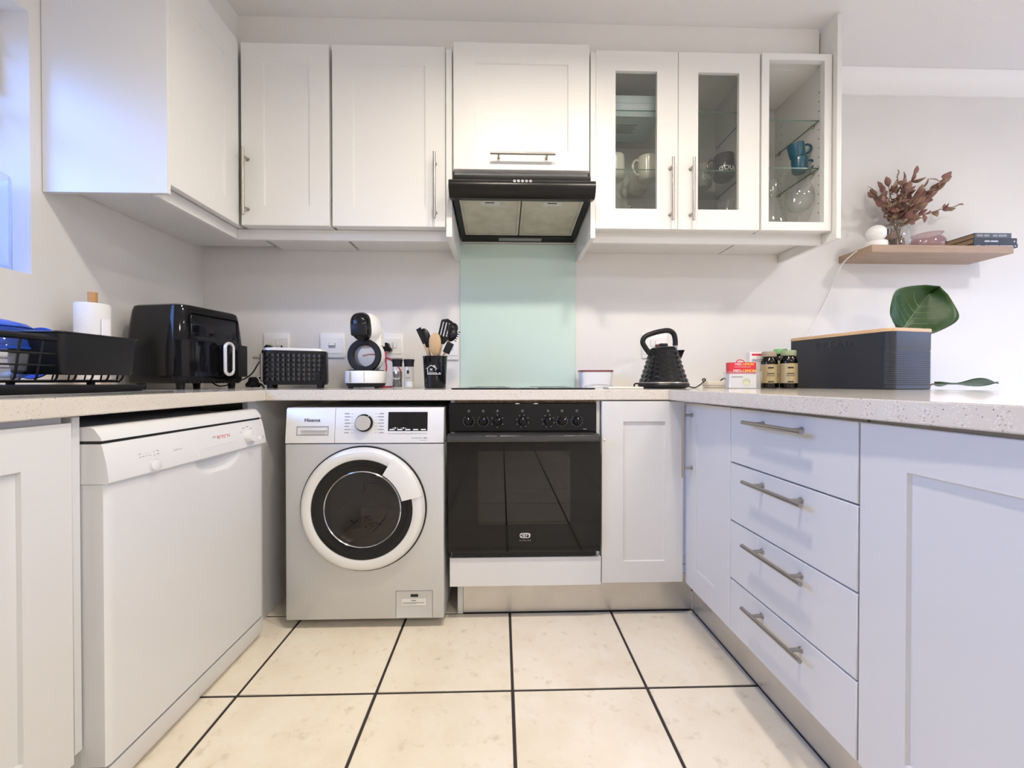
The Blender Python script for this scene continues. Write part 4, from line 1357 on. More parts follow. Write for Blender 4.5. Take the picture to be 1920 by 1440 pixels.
def utensil(name, label, m, tip, foot, headf, hm='spoon', hr=0.0052):
    """tip: pixel where the head starts; foot: local foot point in the crock."""
    t = thing(name, label, 'utensil', (UX, UY, ZT), 0, 'utensils in the black crock')
    a = Vector(foot)
    b = Vector(tip)
    d = (b - a).normalized()
    MB().tube([a, a + (b - a) * 0.5, b], [hr * 0.9, hr, hr * 0.8], 8).obj('handle', hm, t)
    side = Vector((1, 0, 0))
    side = (side - d * side.dot(d)).normalized()
    nrm = side.cross(d)
    mt = Matrix(((side.x, nrm.x, d.x, b.x), (side.y, nrm.y, d.y, b.y), (side.z, nrm.z, d.z, b.z), (0, 0, 0, 1)))
    headf(MB(mt)).obj('head', m, t)
    return t
def up_(x, y, Y=1.87):
    p = at(x, y, Y)
    return (p.x - UX, Y - UY, p.z - ZT)
def blade(w0, w1, L, th=0.004, slots=0, point=0.0):
    def f(mb):
        poly = [(-w0 / 2, 0), (w0 / 2, 0), (w1 / 2, L * 0.35), (w1 / 2, L - abs(point)), (0.0 if point >= 0 else w1 / 2, L), (-w1 / 2, L - abs(point) * (1 if point >= 0 else 0.2))]
        if slots == 0:
            mb.prism(poly, -th / 2, th / 2, 'y')
        else:
            mb.prism([(-w0 / 2, 0), (w0 / 2, 0), (w1 / 2, L * 0.3), (-w1 / 2, L * 0.3)], -th / 2, th / 2, 'y')
            for k in range(slots + 1):
                x0 = -w1 / 2 + k * w1 / (slots + 1)
                mb.box(x0, x0 + w1 / (slots + 1) * 0.62, -th / 2, th / 2, L * 0.29, L * 0.86)
            mb.prism([(-w1 / 2, L * 0.85), (w1 / 2, L * 0.85), (w1 / 2 * 0.9, L * 0.92), (0.0, L), (-w1 / 2 * 0.9, L * 0.92)], -th / 2, th / 2, 'y')
        return mb
    return f
def spoonhead(w_, L, dep=0.010):
    def f(mb):
        n, k = 20, 6
        vs, fs = [(0, dep, L / 2)], []
        for j in range(1, k + 1):
            r = j / k
            for i in range(n):
                a = 2 * PI * i / n
                ww = w_ / 2 * (1.0 + 0.12 * math.sin(a))
                vs.append((ww * r * math.cos(a), dep * (1 - r * r), L / 2 + L / 2 * r * math.sin(a)))
        for i in range(n): fs.append((0, 1 + i, 1 + (i + 1) % n))
        for j in range(k - 1):
            for i in range(n): fs.append((1 + j * n + i, 1 + j * n + (i + 1) % n, 1 + (j + 1) * n + (i + 1) % n, 1 + (j + 1) * n + i))
        m0 = len(vs)
        vs2 = [(x, y + 0.0035, z) for x, y, z in vs]
        fs2 = [tuple(m0 + i for i in f_[::-1]) for f_ in fs]
        rim = [(1 + (k - 1) * n + i, 1 + (k - 1) * n + (i + 1) % n, m0 + 1 + (k - 1) * n + (i + 1) % n, m0 + 1 + (k - 1) * n + i) for i in range(n)]
        mb.add(vs + vs2, fs + fs2 + rim)
        return mb
    return f
def pasta(mb):
    spoonhead(0.044, 0.062, 0.014)(mb)
    for k in range(5):
        for s2 in (-1, 1):
            x = s2 * 0.021
            z = 0.012 + k * 0.011
            mb.cyl((x, 0.002, z), (x * 1.25, -0.016, z + 0.002), 0.0026, 0.0018, 8)
    return mb
def brush(mb):
    mb.box(-0.016, 0.016, -0.006, 0.006, 0, 0.018, 0.003)
    for k in range(8): mb.box(-0.016 + k * 0.0041, -0.0128 + k * 0.0041, -0.005, 0.005, 0.016, 0.052)
    return mb
utensil('spatula', 'black pointed spatula leaning over the crock rim towards the salt mill', 'black', up_(795, 645), (0.018, -0.004, 0.012), blade(0.010, 0.024, 0.078, point=-0.02))
utensil('serving_spoon', 'black serving spoon standing behind the wooden spoon', 'black', up_(803, 652, 1.885), (0.012, 0.012, 0.012), spoonhead(0.046, 0.092))
utensil('wooden_spoon', 'large pale wooden spoon in the black crock', 'spoon', up_(815, 667, 1.845), (-0.004, -0.012, 0.012), spoonhead(0.054, 0.105, 0.008))
utensil('wooden_spoon', 'second wooden spoon behind the slotted turner', 'spoon', up_(822, 655, 1.90), (-0.014, 0.020, 0.012), spoonhead(0.03, 0.07, 0.006))
utensil('slotted_turner', 'black slotted turner, tallest utensil in the crock', 'black', up_(829, 645, 1.86), (-0.012, -0.006, 0.012), blade(0.016, 0.056, 0.118, slots=3))
utensil('pasta_server', 'black toothed pasta server leaning away from the wooden spoon', 'black', up_(843, 640, 1.875), (-0.022, 0.004, 0.012), pasta)
utensil('basting_brush', 'black basting brush low at the crock rim under the pasta server', 'black', up_(836, 662, 1.85), (-0.02, -0.014, 0.012), brush)
utensil('ladle', 'black ladle behind the slotted turner and pasta server', 'black', up_(845, 628, 1.925), (-0.01, 0.024, 0.012), spoonhead(0.05, 0.06, 0.022))

# enamel tub
tx0, tx1 = at(1090, 700, 1.98).x, at(1151, 700, 1.98).x
tcx, twd = (tx0 + tx1) / 2, tx1 - tx0
t = thing('enamel_tub', 'white enamel tub with a red rim beside the splashback', 'tub', (tcx, 2.03, ZT))
q = MB()
rbox(q, twd, 0.10, 0.0005, 0.078, 0.022, 5, mid=[(0.0005, 0.90), (0.005, 0.92), (0.080, 1.0)])
tb = q.obj('tub_body', 'enamel', t)
q = MB()
rbox(q, twd + 0.006, 0.106, 0.080, 0.0865, 0.024, 5)
q.obj('rim', mat('dark_red_enamel', (0.22, 0.015, 0.015), 0.3), t)
# chopping board + glass lid
t = MB(T(0, 0, 0.0004)).box(-0.075, 0.075, -0.05, 0.05, 0, 0.008, 0.003, 2).obj('trivet', 'ivory')
t.location = (at(1170, 725, 1.72).x, 1.74, ZT)
tag(t, 'small flat cream trivet lying between the enamel tub and the kettle', 'trivet')
t = thing('glass_coaster', 'flat clear glass coaster lying in front of the enamel tub', 'coaster', (at(1125, 725, 1.74).x, 1.76, ZT + 0.006))
MB().lathe([(0.062, 0.0003), (0.0635, 0.003), (0.060, 0.008), (0.03, 0.013), (0, 0.014)], 36).obj('glass_disc', 'frost', t)

# kettle
kx = at(1247, 700, 1.80).x
t = thing('kettle', 'black studded cone-shaped kettle with a looped handle', 'kettle', (kx, 1.82, ZT))
MB().lathe([(0, 0.0005), (0.092, 0.0005), (0.108, 0.006), (0.112, 0.016), (0.108, 0.024), (0, 0.026)], 48).obj('power_base', 'black', t)
MB().lathe([(0.1075, 0.0235), (0.1085, 0.026), (0.1075, 0.0285), (0.100, 0.0285)], 48).obj('base_trim', 'steel', t)
def kr(v): return 0.1055 + (0.060 - 0.1055) * (v ** 0.92)
kz0, kz1 = 0.028, 0.172
def kf(u, v, o):
    a = -2 * PI * u + 0.2
    r = kr(v) + o
    return (r * math.cos(a), r * math.sin(a), kz0 + (kz1 - kz0) * v)
studs(MB(), kf, 22, 7, 0.0034).obj('studded_body', 'stud', t, 5)
MB().lathe([(0.060, 0.172), (0.058, 0.180), (0.046, 0.187), (0.02, 0.192), (0, 0.193)], 36).obj('lid', 'gloss', t)
MB().box(-0.02, 0.018, -0.012, 0.012, 0.188, 0.204, 0.005, 2).obj('lid_knob', 'black', t)
MB().box(-0.036, -0.020, -0.012, 0.012, 0.180, 0.200, 0.004, 2).obj('switch', mat('dark_red_switch', (0.12, 0.01, 0.012), 0.25), t)
def kp(x, y, yy=0.0):
    p = at(x, y, 1.82)
    return (p.x - kx, yy, p.z - ZT)
hp = [kp(1219, 664), kp(1210, 652), kp(1205, 641), kp(1210, 631), kp(1224, 625), kp(1240, 621), kp(1254, 620), kp(1263, 626), kp(1266, 638), kp(1266, 648)]
MB().tube(spline(hp, 5), 0.0115, 12).obj('handle', 'black', t)
q = MB().cyl(kp(1217, 661), kp(1223, 668), 0.010, 0.008, 12)
q.cyl(kp(1266, 645), kp(1266, 658), 0.010, 0.009, 12)
q.obj('handle_mount', 'steel', t)
q = MB()
a, b, c = kp(1266, 657), kp(1284, 656), kp(1277, 673)
q.add([(a[0], -0.02, a[2]), (a[0], 0.02, a[2]), (b[0], 0.0, b[2]), (a[0] + 0.016, -0.012, c[2] - 0.01), (a[0] + 0.016, 0.012, c[2] - 0.01), (c[0], 0.0, c[2])],
      [(0, 2, 1), (0, 3, 5, 2), (1, 2, 5, 4), (3, 4, 5), (0, 1, 4, 3)])
q.obj('spout', 'gloss', t)
cable('cord', None, [(kx + 0.10, 1.84, 0.912), (kx + 0.15, 1.86, 0.9), (kx + 0.18, 1.88, 0.9), (kx + 0.215, 1.90, 0.915), (kx + 0.24, 1.915, 0.932)], 0.0028, 'black', None, t)
cable('cord', None, [(kx - 0.09, 1.86, 0.9), (kx - 0.125, 1.84, 0.902), (kx - 0.128, 1.82, 0.917), (kx - 0.098, 1.81, 0.915)], 0.0035, 'black', None, t)
# adapter block
bx = at(1351, 717, 1.92).x
t = thing('adapter_block', 'ivory multi-plug adapter block lying behind the lemon remedy box', 'adapter', (bx, 1.95, ZT))
MB().box(-0.06, 0.06, -0.03, 0.03, 0.0005, 0.034, 0.005, 2).obj('block_body', 'ivory', t)
MB().box(-0.061, 0.061, -0.031, 0.031, 0.0105, 0.0125).obj('seam', 'sgrey', t)
q = MB().tube(spline([(-0.058, 0, 0.034), (-0.064, -0.004, 0.044), (-0.075, -0.004, 0.040), (-0.068, -0.004, 0.026)], 5), 0.003, 7)
q.tube(spline([(0.012, -0.006, 0.0345), (0.03, -0.006, 0.046), (0.048, -0.006, 0.036)], 5), 0.003, 7)
q.obj('cord', 'black', t)

# remedy box in a clear tub, white box behind
p0, p1 = at(1371, 700, 1.74), at(1420, 700, 1.74)
t = thing('remedy_box', 'red and white lemon remedy box standing in a clear tub', 'box', ((p0.x + p1.x) / 2, 1.765, ZT + 0.003), R(-8))
bw = p1.x - p0.x - 0.004
MB().box(-bw / 2, bw / 2, -0.018, 0.018, 0, 0.062, 0.0006).obj('white_half', 'card', t)
MB().box(-bw / 2, bw / 2, -0.018, 0.018, 0.062, 0.112, 0.0006).obj('red_half', 'redcard', t)
for z, s2 in ((0.103, 0.0135), (0.0745, 0.0165)):
    text(t, 'MED-', s2, (-0.001, -0.0186, z), 'wprint', align='RIGHT')
    text(t, 'LEMON', s2, (0.000, -0.0186, z), 'yprint', align='LEFT')
q = MB()
q.box(-0.034, 0.034, -0.0186, -0.018, 0.0915, 0.0925)
q.obj('rule', 'wprint', t)
MB(T(0.016, -0.0183, 0.026) @ FY).lathe([(0.017, 0), (0.016, 0.0008), (0, 0.001)], 28).obj('lemon_print', mat('lemon_print', (0.60, 0.61, 0.42), 0.5), t)
MB().box(-0.046, 0.0, -0.0186, -0.018, 0.046, 0.051).obj('grey_band', 'sgrey', t)
q = MB().tube(spline([(-0.02, 0, 0.112), (-0.014, 0, 0.122), (0.0, 0, 0.124), (0.012, 0, 0.118), (0.014, 0, 0.112)], 4), 0.0022, 6)
q.obj('hang_loop', 'redcard', t)
t2 = thing('clear_tub', 'clear plastic tub around the foot of the lemon remedy box', 'tub', ((p0.x + p1.x) / 2 + 0.012, 1.772, ZT), R(-8))
q = MB()
rbox(q, bw + 0.036, 0.058, 0.0005, 0.074, 0.012, 4, mid=[(0.0005, 0.93), (0.074, 1.0)])
q.bm.faces.ensure_lookup_table()
bmesh.ops.delete(q.bm, geom=[f for f in q.bm.faces if f.calc_center_median().z > 0.0735], context='FACES')
q.obj('tub_wall', 'frost', t2)
q = MB()
rbox(q, bw + 0.040, 0.062, 0.072, 0.075, 0.013, 4)
bmesh.ops.delete(q.bm, geom=[f for f in q.bm.faces if len(f.verts) > 4], context='FACES')
q.obj('rim', 'frost', t2)
pa, pb = at(1408, 660, 1.83), at(1434, 660, 1.83)
t = thing('medicine_box', 'tall white medicine box with a small red panel behind the bottles', 'box', ((pa.x + pb.x) / 2, 1.85, ZT), R(-4))
bw2 = pb.x - pa.x
MB().box(-bw2 / 2, bw2 / 2, -0.016, 0.016, 0.0005, 0.166, 0.0006).obj('carton', 'card', t)
MB().box(-0.024, 0.020, -0.0166, -0.016, 0.150, 0.159).obj('red_panel', 'redcard', t)
text(t, 'INCOL', 0.018, (0.006, -0.0166, 0.128), 'cover2')

# supplement bottles
def bottle(label, x, Y, h_, cap, bodyh=0.118):
    t = thing('supplement_bottle', label, 'bottle', (x, Y, ZT), R(-14), 'amber supplement bottles')
    r = 0.0335
    MB().lathe([(0, 0.0005), (r - 0.003, 0.0005), (r, 0.004), (r, bodyh), (r - 0.004, bodyh + 0.012), (0.024, bodyh + 0.020), (0.023, bodyh + 0.026), (0, bodyh + 0.026)], 36).obj('glass_body', 'amber', t)
    MB().lathe([(r + 0.0004, 0.024), (r + 0.0007, 0.024), (r + 0.0007, bodyh - 0.010), (r + 0.0004, bodyh - 0.010)], 36).obj('label', 'gold', t)
    lb = t.children[-1]
    q = MB()
    for z, wd, hh in ((0.092, 0.022, 0.006), (0.066, 0.030, 0.004), (0.057, 0.034, 0.002), (0.030, 0.024, 0.005)):
        n = 8
        pts = []
        for k in range(n + 1):
            a = -PI / 2 + (-wd / 2 + wd * k / n) / (r + 0.001) - 0.15
            pts.append((a))
        vs, fs = [], []
        for k, a in enumerate(pts):
            for zz2 in (z - hh / 2, z + hh / 2): vs.append(((r + 0.0012) * math.cos(a), (r + 0.0012) * math.sin(a), zz2))
        for k in range(n): fs.append((2 * k, 2 * k + 2, 2 * k + 3, 2 * k + 1))
        q.add(vs, fs)
    q.obj('label_print', 'matt', lb)
    MB().lathe([(0, bodyh + 0.024), (0.028, bodyh + 0.024), (0.029, bodyh + 0.027), (0.029, bodyh + 0.045), (0.027, bodyh + 0.048), (0, bodyh + 0.048)], 36).obj('cap', cap, t)
bottle('amber supplement bottle with a taupe cap, next to the lemon remedy box', at(1445, 700, 1.79).x, 1.80, 0.165, 'cap')
bottle('amber supplement bottle with an olive cap, next to the bread bin', at(1472, 700, 1.79).x - 0.002, 1.765, 0.168, 'cap2', 0.121)
bottle('green-capped bottle mostly hidden behind the other two bottles', at(1474, 700, 1.93).x - 0.012, 1.955, 0.18, 'gcap', 0.142)

# bread bin
BA = Vector((1.395, 1.93, 0))
BN = Vector((1.486, 1.50, 0))
bl, bwid, bh = 0.44, 0.225, 0.238
dirx = (BN - BA).normalized()
diry = Vector((-dirx.y, dirx.x, 0))
bc = (BA + BN) / 2 + diry * bwid / 2
t = thing('bread_bin', 'dark navy metal bread bin with a bamboo lid', 'bread bin', (bc.x, bc.y, ZT), math.atan2(dirx.y, dirx.x))
lev = [(0.0005, 0.985), (0.004, 1.0)]
for k in range(17):
    z = 0.012 + k * 0.0083
    lev += [(z, 1.0), (z + 0.0025, 1.0), (z + 0.0040, 0.992), (z + 0.0062, 0.992)]
lev += [(0.158, 1.0), (bh - 0.014, 1.0)]
q = MB()
rbox(q, bl, bwid, 0, bh, 0.028, 8, mid=[(z, 1.0 - (1 - s3) * 0.75) for z, s3 in lev])
bb = q.obj('bin_body', 'navy', t, 25)
q = MB()
rbox(q, bl + 0.004, bwid + 0.004, bh - 0.014, bh, 0.029, 8, mid=[(bh - 0.0135, 0.995), (bh - 0.003, 1.0), (bh, 0.992)])
q.obj('lid', 'bamboo', t)
MB().box(-bl / 2 + 0.030, bl / 2 - 0.030, -bwid / 2 - 0.0004, -bwid / 2 + 0.002, 0.010, 0.155).obj('front_face', 'navy', t)
text(bb, 'BREAD', 0.044, (0.0, -bwid / 2 - 0.0006, bh - 0.050), 'emboss', spacing=1.25, ext=0.0012)
MB(T(-bl / 2 + 0.036, -bwid / 2, bh - 0.066) @ FY).lathe([(0.009, 0), (0.009, 0.003), (0.007, 0.005), (0, 0.0055)], 18).obj('bolt', 'sgrey', t)

# fig plant behind the peninsula
def big_leaf(parent, base, d, n, L, wd, curl, cup=0.22, name='leaf'):
    """fiddle-leaf blade with a midrib and side veins; d along the leaf, n its face normal."""
    d = Vector(d).normalized()
    n = Vector(n)
    n = (n - d * n.dot(d)).normalized()
    s = d.cross(n)
    base = Vector(base)
    def shape(t):
        tt = min(max(t, 0), 1)
        return (math.sin(PI * tt ** 0.80) ** 0.62) * (0.80 + 0.30 * tt) * (1 - 0.10 * math.sin(2 * PI * tt))
    def P(t, v):
        x = v * wd / 2 * shape(t)
        return base + d * (L * t) + s * x + n * (-curl * L * (t - 0.2) ** 2 + cup * abs(v) ** 1.4 * wd * 0.5 + 0.010 * math.sin(9 * t + 3 * v) * abs(v))
    nu, nv = 18, 12
    vs, fs = [], []
    for i in range(nu + 1):
        for j in range(nv + 1): vs.append(P(i / nu, -1 + 2 * j / nv))
    for i in range(nu):
        for j in range(nv):
            a = i * (nv + 1) + j
            fs.append((a, a + 1, a + nv + 2, a + nv + 1))
    q = MB()
    q.add(vs, fs)
    lf = q.obj(name, 'leaf', parent, 60)
    md = lf.modifiers.new('thickness', 'SOLIDIFY')
    md.thickness = 0.0012
    q = MB()
    q.tube([P(k / 12 * 0.96, 0) + n * 0.0008 for k in range(13)], [0.0028 * (1 - 0.7 * k / 12) for k in range(13)], 6)
    for k in range(6):
        for sg in (-1, 1):
            t0 = 0.06 + 0.125 * k
            q.tube([P(t0 + 0.20 * u, sg * 0.93 * u) + n * 0.0006 for u in (0, 0.2, 0.4, 0.6, 0.8, 1)], [0.0018 * (1 - 0.13 * i_) for i_ in range(6)], 5)
    q.obj('leaf_vein', 'vein', lf)
    return lf
FX, FYY = 1.93, 1.90
t = thing('fig_plant', 'potted fiddle-leaf fig standing behind the peninsula by the bread bin', 'plant', (FX, FYY, 0))
loc = lambda p: Vector(p) - Vector((FX, FYY, 0))
MB().lathe([(0, 0.001), (0.11, 0.001), (0.14, 0.25), (0.15, 0.25), (0.15, 0.28), (0.132, 0.28), (0.128, 0.24), (0, 0.24)], 36).obj('pot', 'pot', t)
b1 = loc(at(1684, 622, 1.86))
b2 = loc(at(1752, 720, 1.80))
MB().tube(spline([(0, 0, 0.24), (0.02, 0.0, 0.5), (-0.01, 0.01, 0.8), (-0.02, 0.0, 0.96), b1], 6), [0.011 - 0.0003 * k for k in range(25)], 8).obj('stem', 'bark', t)
MB().tube(spline([(-0.012, 0.008, 0.82), (b2 + Vector((-0.03, 0, -0.01))), b2], 5), 0.004, 7).obj('stalk', 'bark', t)
tip = loc(at(1738, 541, 1.88))
big_leaf(t, b1 + Vector((0, 0, -0.02)), tip - b1, (-0.30, -1, 0.22), 0.245, 0.275, -0.25, 0.42)
tip2 = loc(at(1872, 722, 1.72))
big_leaf(t, b2, tip2 - b2, (0.03, 0.17, 1), (tip2 - b2).length, 0.15, -0.05, 0.08)

# ------------------------------------------------------------------ sink side
t = thing('sink_drainer', 'stainless steel sink drainer set in the worktop under the dish rack', 'sink', (-1.16, 0.75, ZT))
MB().box(-0.20, 0.20, -0.5, 0.47, 0.0003, 0.003, 0.001).obj('drainer_plate', 'steel2', t)
q = MB()
for k in range(7): q.box(-0.15 + k * 0.05 - 0.004, -0.15 + k * 0.05 + 0.004, -0.1, 0.42, 0.003, 0.0045, 0.0006)
q.obj('drainer_rib', 'steel2', t)
q = MB()
for a, b, c, dd2 in ((-0.20, 0.20, 0.462, 0.47), (-0.20, 0.20, -0.5, -0.492), (0.192, 0.20, -0.492, 0.462), (-0.20, -0.192, -0.492, 0.462)): q.box(a, b, c, dd2, 0.003, 0.006, 0.001)
q.obj('raised_rim', 'steel2', t)
# dish rack
ZR = ZT + 0.006
RX0, RX1, RY0, RY1 = -1.31, -0.995, 0.60, 1.13
t = thing('dish_rack', 'black wire dish rack with a drip tray on the drainer', 'dish rack', ((RX0 + RX1) / 2, (RY0 + RY1) / 2, ZR))
ox, oy = (RX0 + RX1) / 2, (RY0 + RY1) / 2
hx2, hy2 = (RX1 - RX0) / 2, (RY1 - RY0) / 2
q = MB()
rbox(q, RX1 - RX0 + 0.03, RY1 - RY0 + 0.05, 0.0005, 0.016, 0.03, 5, mid=[(0.0005, 0.985), (0.008, 1.0), (0.018, 1.01)])
q.obj('drip_tray', 'black', t)
def rr(hx, hy, z, rad=0.03, n=5):
    pts = []
    for cx_, cy_, a0 in ((hx - rad, hy - rad, 0), (-hx + rad, hy - rad, 90), (-hx + rad, -hy + rad, 180), (hx - rad, -hy + rad, 270)):
        for k in range(n + 1):
            a = R(a0 + 90 * k / n)
            pts.append((cx_ + rad * math.cos(a), cy_ + rad * math.sin(a), z))
    return pts
q = MB()
for z, s2, rr_ in ((0.028, 0.90, 0.0028), (0.062, 0.965, 0.0024), (0.088, 0.985, 0.0024)): q.tube(rr(hx2 * s2, hy2 * s2, z), rr_, 6, closed=True)
q.obj('wire_hoop', 'black', t)
q = MB()
q.tube(rr(hx2, hy2, 0.122), 0.0075, 8, closed=True)
q.obj('top_rim', 'black', t)
q = MB()
for k in range(13):
    y = -hy2 * 0.9 + k * hy2 * 1.8 / 12
    q.tube([(hx2 * 0.995, y * 1.08, 0.120), (hx2 * 0.91, y, 0.034), (hx2 * 0.86, y, 0.026), (-hx2 * 0.86, y, 0.026), (-hx2 * 0.91, y, 0.034), (-hx2 * 0.995, y * 1.08, 0.120)], 0.0022, 6)
for k in range(7):
    x = -hx2 * 0.8 + k * hx2 * 1.6 / 6
    q.tube([(x, hy2 * 0.995, 0.120), (x, hy2 * 0.91, 0.028), (x, -hy2 * 0.91, 0.028), (x, -hy2 * 0.995, 0.120)], 0.0022, 6)
q.obj('wire', 'black', t)
for k in range(5):
    y = -hy2 * 0.75 + k * 0.055
    MB().tube([(-0.02, y, 0.030), (-0.01, y + 0.012, 0.075), (0.04, y + 0.012, 0.075), (0.05, y, 0.030)], 0.0022, 6).obj('plate_prong', 'black', t)
for x in (-0.1, 0.1):
    for y in (-0.2, 0.2): MB().cyl((x, y, 0.014), (x, y, 0.027), 0.008, n=10).obj('foot', 'black', t)
# utensil caddy clipped on the rack
q = MB(T(0.106, 0.160, 0))
rbox(q, 0.128, 0.195, 0.030, 0.135, 0.014, 4, mid=[(0.043, 0.90), (0.048, 0.93), (0.135, 1.0), (0.137, 1.03), (0.140, 1.03)])
q.bm.faces.ensure_lookup_table()
bmesh.ops.delete(q.bm, geom=[f for f in q.bm.faces if len(f.verts) > 4 and f.calc_center_median().z > 0.1], context='FACES')
cd = q.obj('cutlery_caddy', 'black', t)
md = cd.modifiers.new('thickness', 'SOLIDIFY')
md.thickness = 0.003
# bowls in the rack
t = thing('plastic_bowl', 'clear and cobalt blue bowl upturned on the dish rack', 'bowl', (-1.14, 0.93, ZR + 0.098))
SB = Matrix.Scale(0.9, 4)
MB(SB).lathe([(0.098, 0.0), (0.100, 0.002), (0.098, 0.018), (0.086, 0.044), (0.062, 0.064), (0.030, 0.073), (0, 0.074)], 40).obj('bowl_body', 'bluecl', t)
MB(SB).lathe([(0.0945, 0.0), (0.1015, 0.0), (0.103, 0.004), (0.0985, 0.006), (0.0945, 0.003)], 40).obj('rim', 'blue', t)
MB(SB).lathe([(0.072, 0.0585), (0.0745, 0.0565), (0.062, 0.0665), (0.031, 0.0755), (0, 0.0765)], 32).obj('foot_cover', 'blue', t)
t = thing('glass_dish', 'clear glass dish hanging in the wires of the dish rack below the blue bowl', 'dish', (-1.14, 0.92, ZR + 0.030))
MB().lathe([(0, 0.001), (0.05, 0.001), (0.078, 0.02), (0.088, 0.058), (0.085, 0.058), (0.075, 0.022), (0.048, 0.004), (0, 0.004)], 36).obj('dish_body', 'frost', t)
t = thing('blue_plate', 'cobalt blue plate standing on edge at the back of the dish rack', 'plate', (-1.20, 1.085, ZR + 0.028))
q = MB(T(0, 0, 0.070) @ Matrix.Rotation(R(80), 4, 'X') @ Matrix.Scale(0.78, 4))
q.lathe([(0, 0.0), (0.055, 0.0), (0.085, 0.012), (0.088, 0.013), (0.086, 0.016), (0.055, 0.004), (0, 0.004)], 40)
q.obj('plate_body', 'blue', t)
# paper towel
t = thing('paper_towel_holder', 'white paper towel roll on a wooden pole holder', 'paper towel', (at(174, 600, 1.43).x, 1.43, ZT))
MB().lathe([(0, 0.0005), (0.072, 0.0005), (0.075, 0.004), (0.075, 0.014), (0.072, 0.016), (0, 0.016)], 36).obj('base', 'pole', t)
MB().cyl((0, 0, 0.015), (0, 0, 0.338), 0.0125, 0.0125, 20).obj('pole', 'pole', t)
prof = [(0.014, 0.018), (0.044, 0.018), (0.046, 0.022), (0.046, 0.294), (0.043, 0.298), (0.014, 0.294), (0.014, 0.018)]
q = MB().lathe(prof, 40)
ro = q.obj('towel_roll', 'paper', t)
q = MB()
vs, fs = [], []
for k in range(9):
    a = R(8 - k * 4)
    rr2 = 0.0465 + 0.0045 * (8 - k) / 8
    for z in (0.02, 0.245 + 0.002 * (k % 2)): vs.append((rr2 * math.cos(a) + 0.004, rr2 * math.sin(a), z))
for k in range(8): fs.append((2 * k, 2 * k + 2, 2 * k + 3, 2 * k + 1))
q.add(vs, fs)
sh = q.obj('loose_sheet', 'paper', ro)
sh.modifiers.new('thickness', 'SOLIDIFY').thickness = 0.001
# jar on the sill
t = thing('glass_vase', 'tall clear cylinder vase standing on the window sill', 'vase', (-1.592, 1.285, WZ0))
MB().lathe([(0, 0.001), (0.056, 0.001), (0.059, 0.006), (0.059, 0.285), (0.057, 0.295), (0.0545, 0.295), (0.055, 0.012), (0, 0.012)], 44).obj('vase_body', glass('vase_glass', (0.93, 0.94, 0.96), body=0.06, bodycol=(0.9, 0.92, 1.0)), t)

# ------------------------------------------------------------------ crockery in the wall cabinets
def mug(label, loc, m, rz, r=0.042, h_=0.098, group='mugs in the glazed cabinet', flare=1.0, tx=None, txm='wprint', ribs=False, ty=0.5):
    t = thing('mug', label, 'mug', loc, rz, group)
    prof = [(0, 0.002), (r * 0.72, 0.002), (r * 0.76, 0.0005), (r * 0.80, 0.002), (r * 0.93, 0.008), (r, 0.022)]
    if ribs:
        for k in range(8): prof += [(r * (1.0 + (flare - 1) * k / 8) + 0.0010, 0.026 + k * h_ * 0.085), (r * (1.0 + (flare - 1) * k / 8), 0.026 + k * h_ * 0.085 + h_ * 0.05)]
    prof += [(r * flare, h_ - 0.002), (r * flare - 0.0015, h_), (r * flare - 0.0035, h_ - 0.002), (r - 0.0035, 0.02), (r * 0.8, 0.007), (0, 0.007)]
    b = MB().lathe(prof, 36).obj('mug_body', m, t)
    pts = [(r - 0.002, 0, h_ * 0.82), (r + 0.014, 0, h_ * 0.86), (r + 0.028, 0, h_ * 0.70), (r + 0.028, 0, h_ * 0.48), (r + 0.014, 0, h_ * 0.27), (r - 0.002, 0, h_ * 0.25)]
    MB().tube(spline(pts, 5), 0.0048, 8).obj('handle', m, t)
    if tx: text(b, tx, 0.030, (0, 0, h_ * ty), txm, (0, 0, -rz), bend=r + 0.0014, ext=0.0006)
    return t
def inpt(x, z, Y): return (at(x, 300, Y).x, Y, z)
mug('cream mug at the edge of the first glazed door, handle hidden', inpt(1152, ZS1, 1.925), 'cream', R(100), 0.047, 0.112, ribs=True)
mug('cream mug with its handle showing, behind the first glazed door', inpt(1214, ZS1, 1.93), 'cream', R(190), 0.047, 0.112, ribs=True)
mug('cream mug standing deeper in the shelf behind the other two cream mugs', inpt(1197, ZS1, 2.045), 'cream', R(170), 0.043, 0.10)
mug('grey lettered mug behind the second glazed door', inpt(1317, ZS1, 1.995), 'greym', R(120), 0.045, 0.11, tx='OU', ty=0.34)
mug('charcoal mug with white lettering behind the second glazed door', inpt(1357, ZS1, 1.905), 'darkm', R(176), 0.047, 0.112, tx='COUN', ty=0.32)
for i, (x, zz_, Y, lab, rx) in enumerate(((1499, ZE1, 1.862, 'lower teal cup of the stacked pair in the display cabinet', 0), (1496, ZE1 + 0.0665, 1.862, 'upper teal cup tilted in the stacked pair in the display cabinet', -9))):
    t = mug(lab, inpt(x, zz_, Y), 'teal', R(-12), 0.033, 0.066, 'teal cups in the display cabinet', 1.06)
    if rx: t.rotation_euler = (0, R(rx), R(-12))
def tumbler(label, loc, r=0.032, h_=0.10):
    t = thing('tumbler', label, 'glass', loc, 0, 'clear tumblers in the glazed cabinet')
    MB().lathe([(0, 0.0005), (r * 0.86, 0.0005), (r * 0.9, 0.004), (r, h_), (r - 0.002, h_), (r * 0.86, 0.010), (0, 0.010)], 30).obj('tumbler_body', 'glass', t)
ZF = UZ0 + 0.0185
tumbler('clear tumbler low behind the second glazed door', inpt(1362, ZF, 1.88), 0.034, 0.15)
tumbler('clear tumbler low at the handle side of the first glazed door', inpt(1222, ZF, 1.87), 0.034, 0.125)
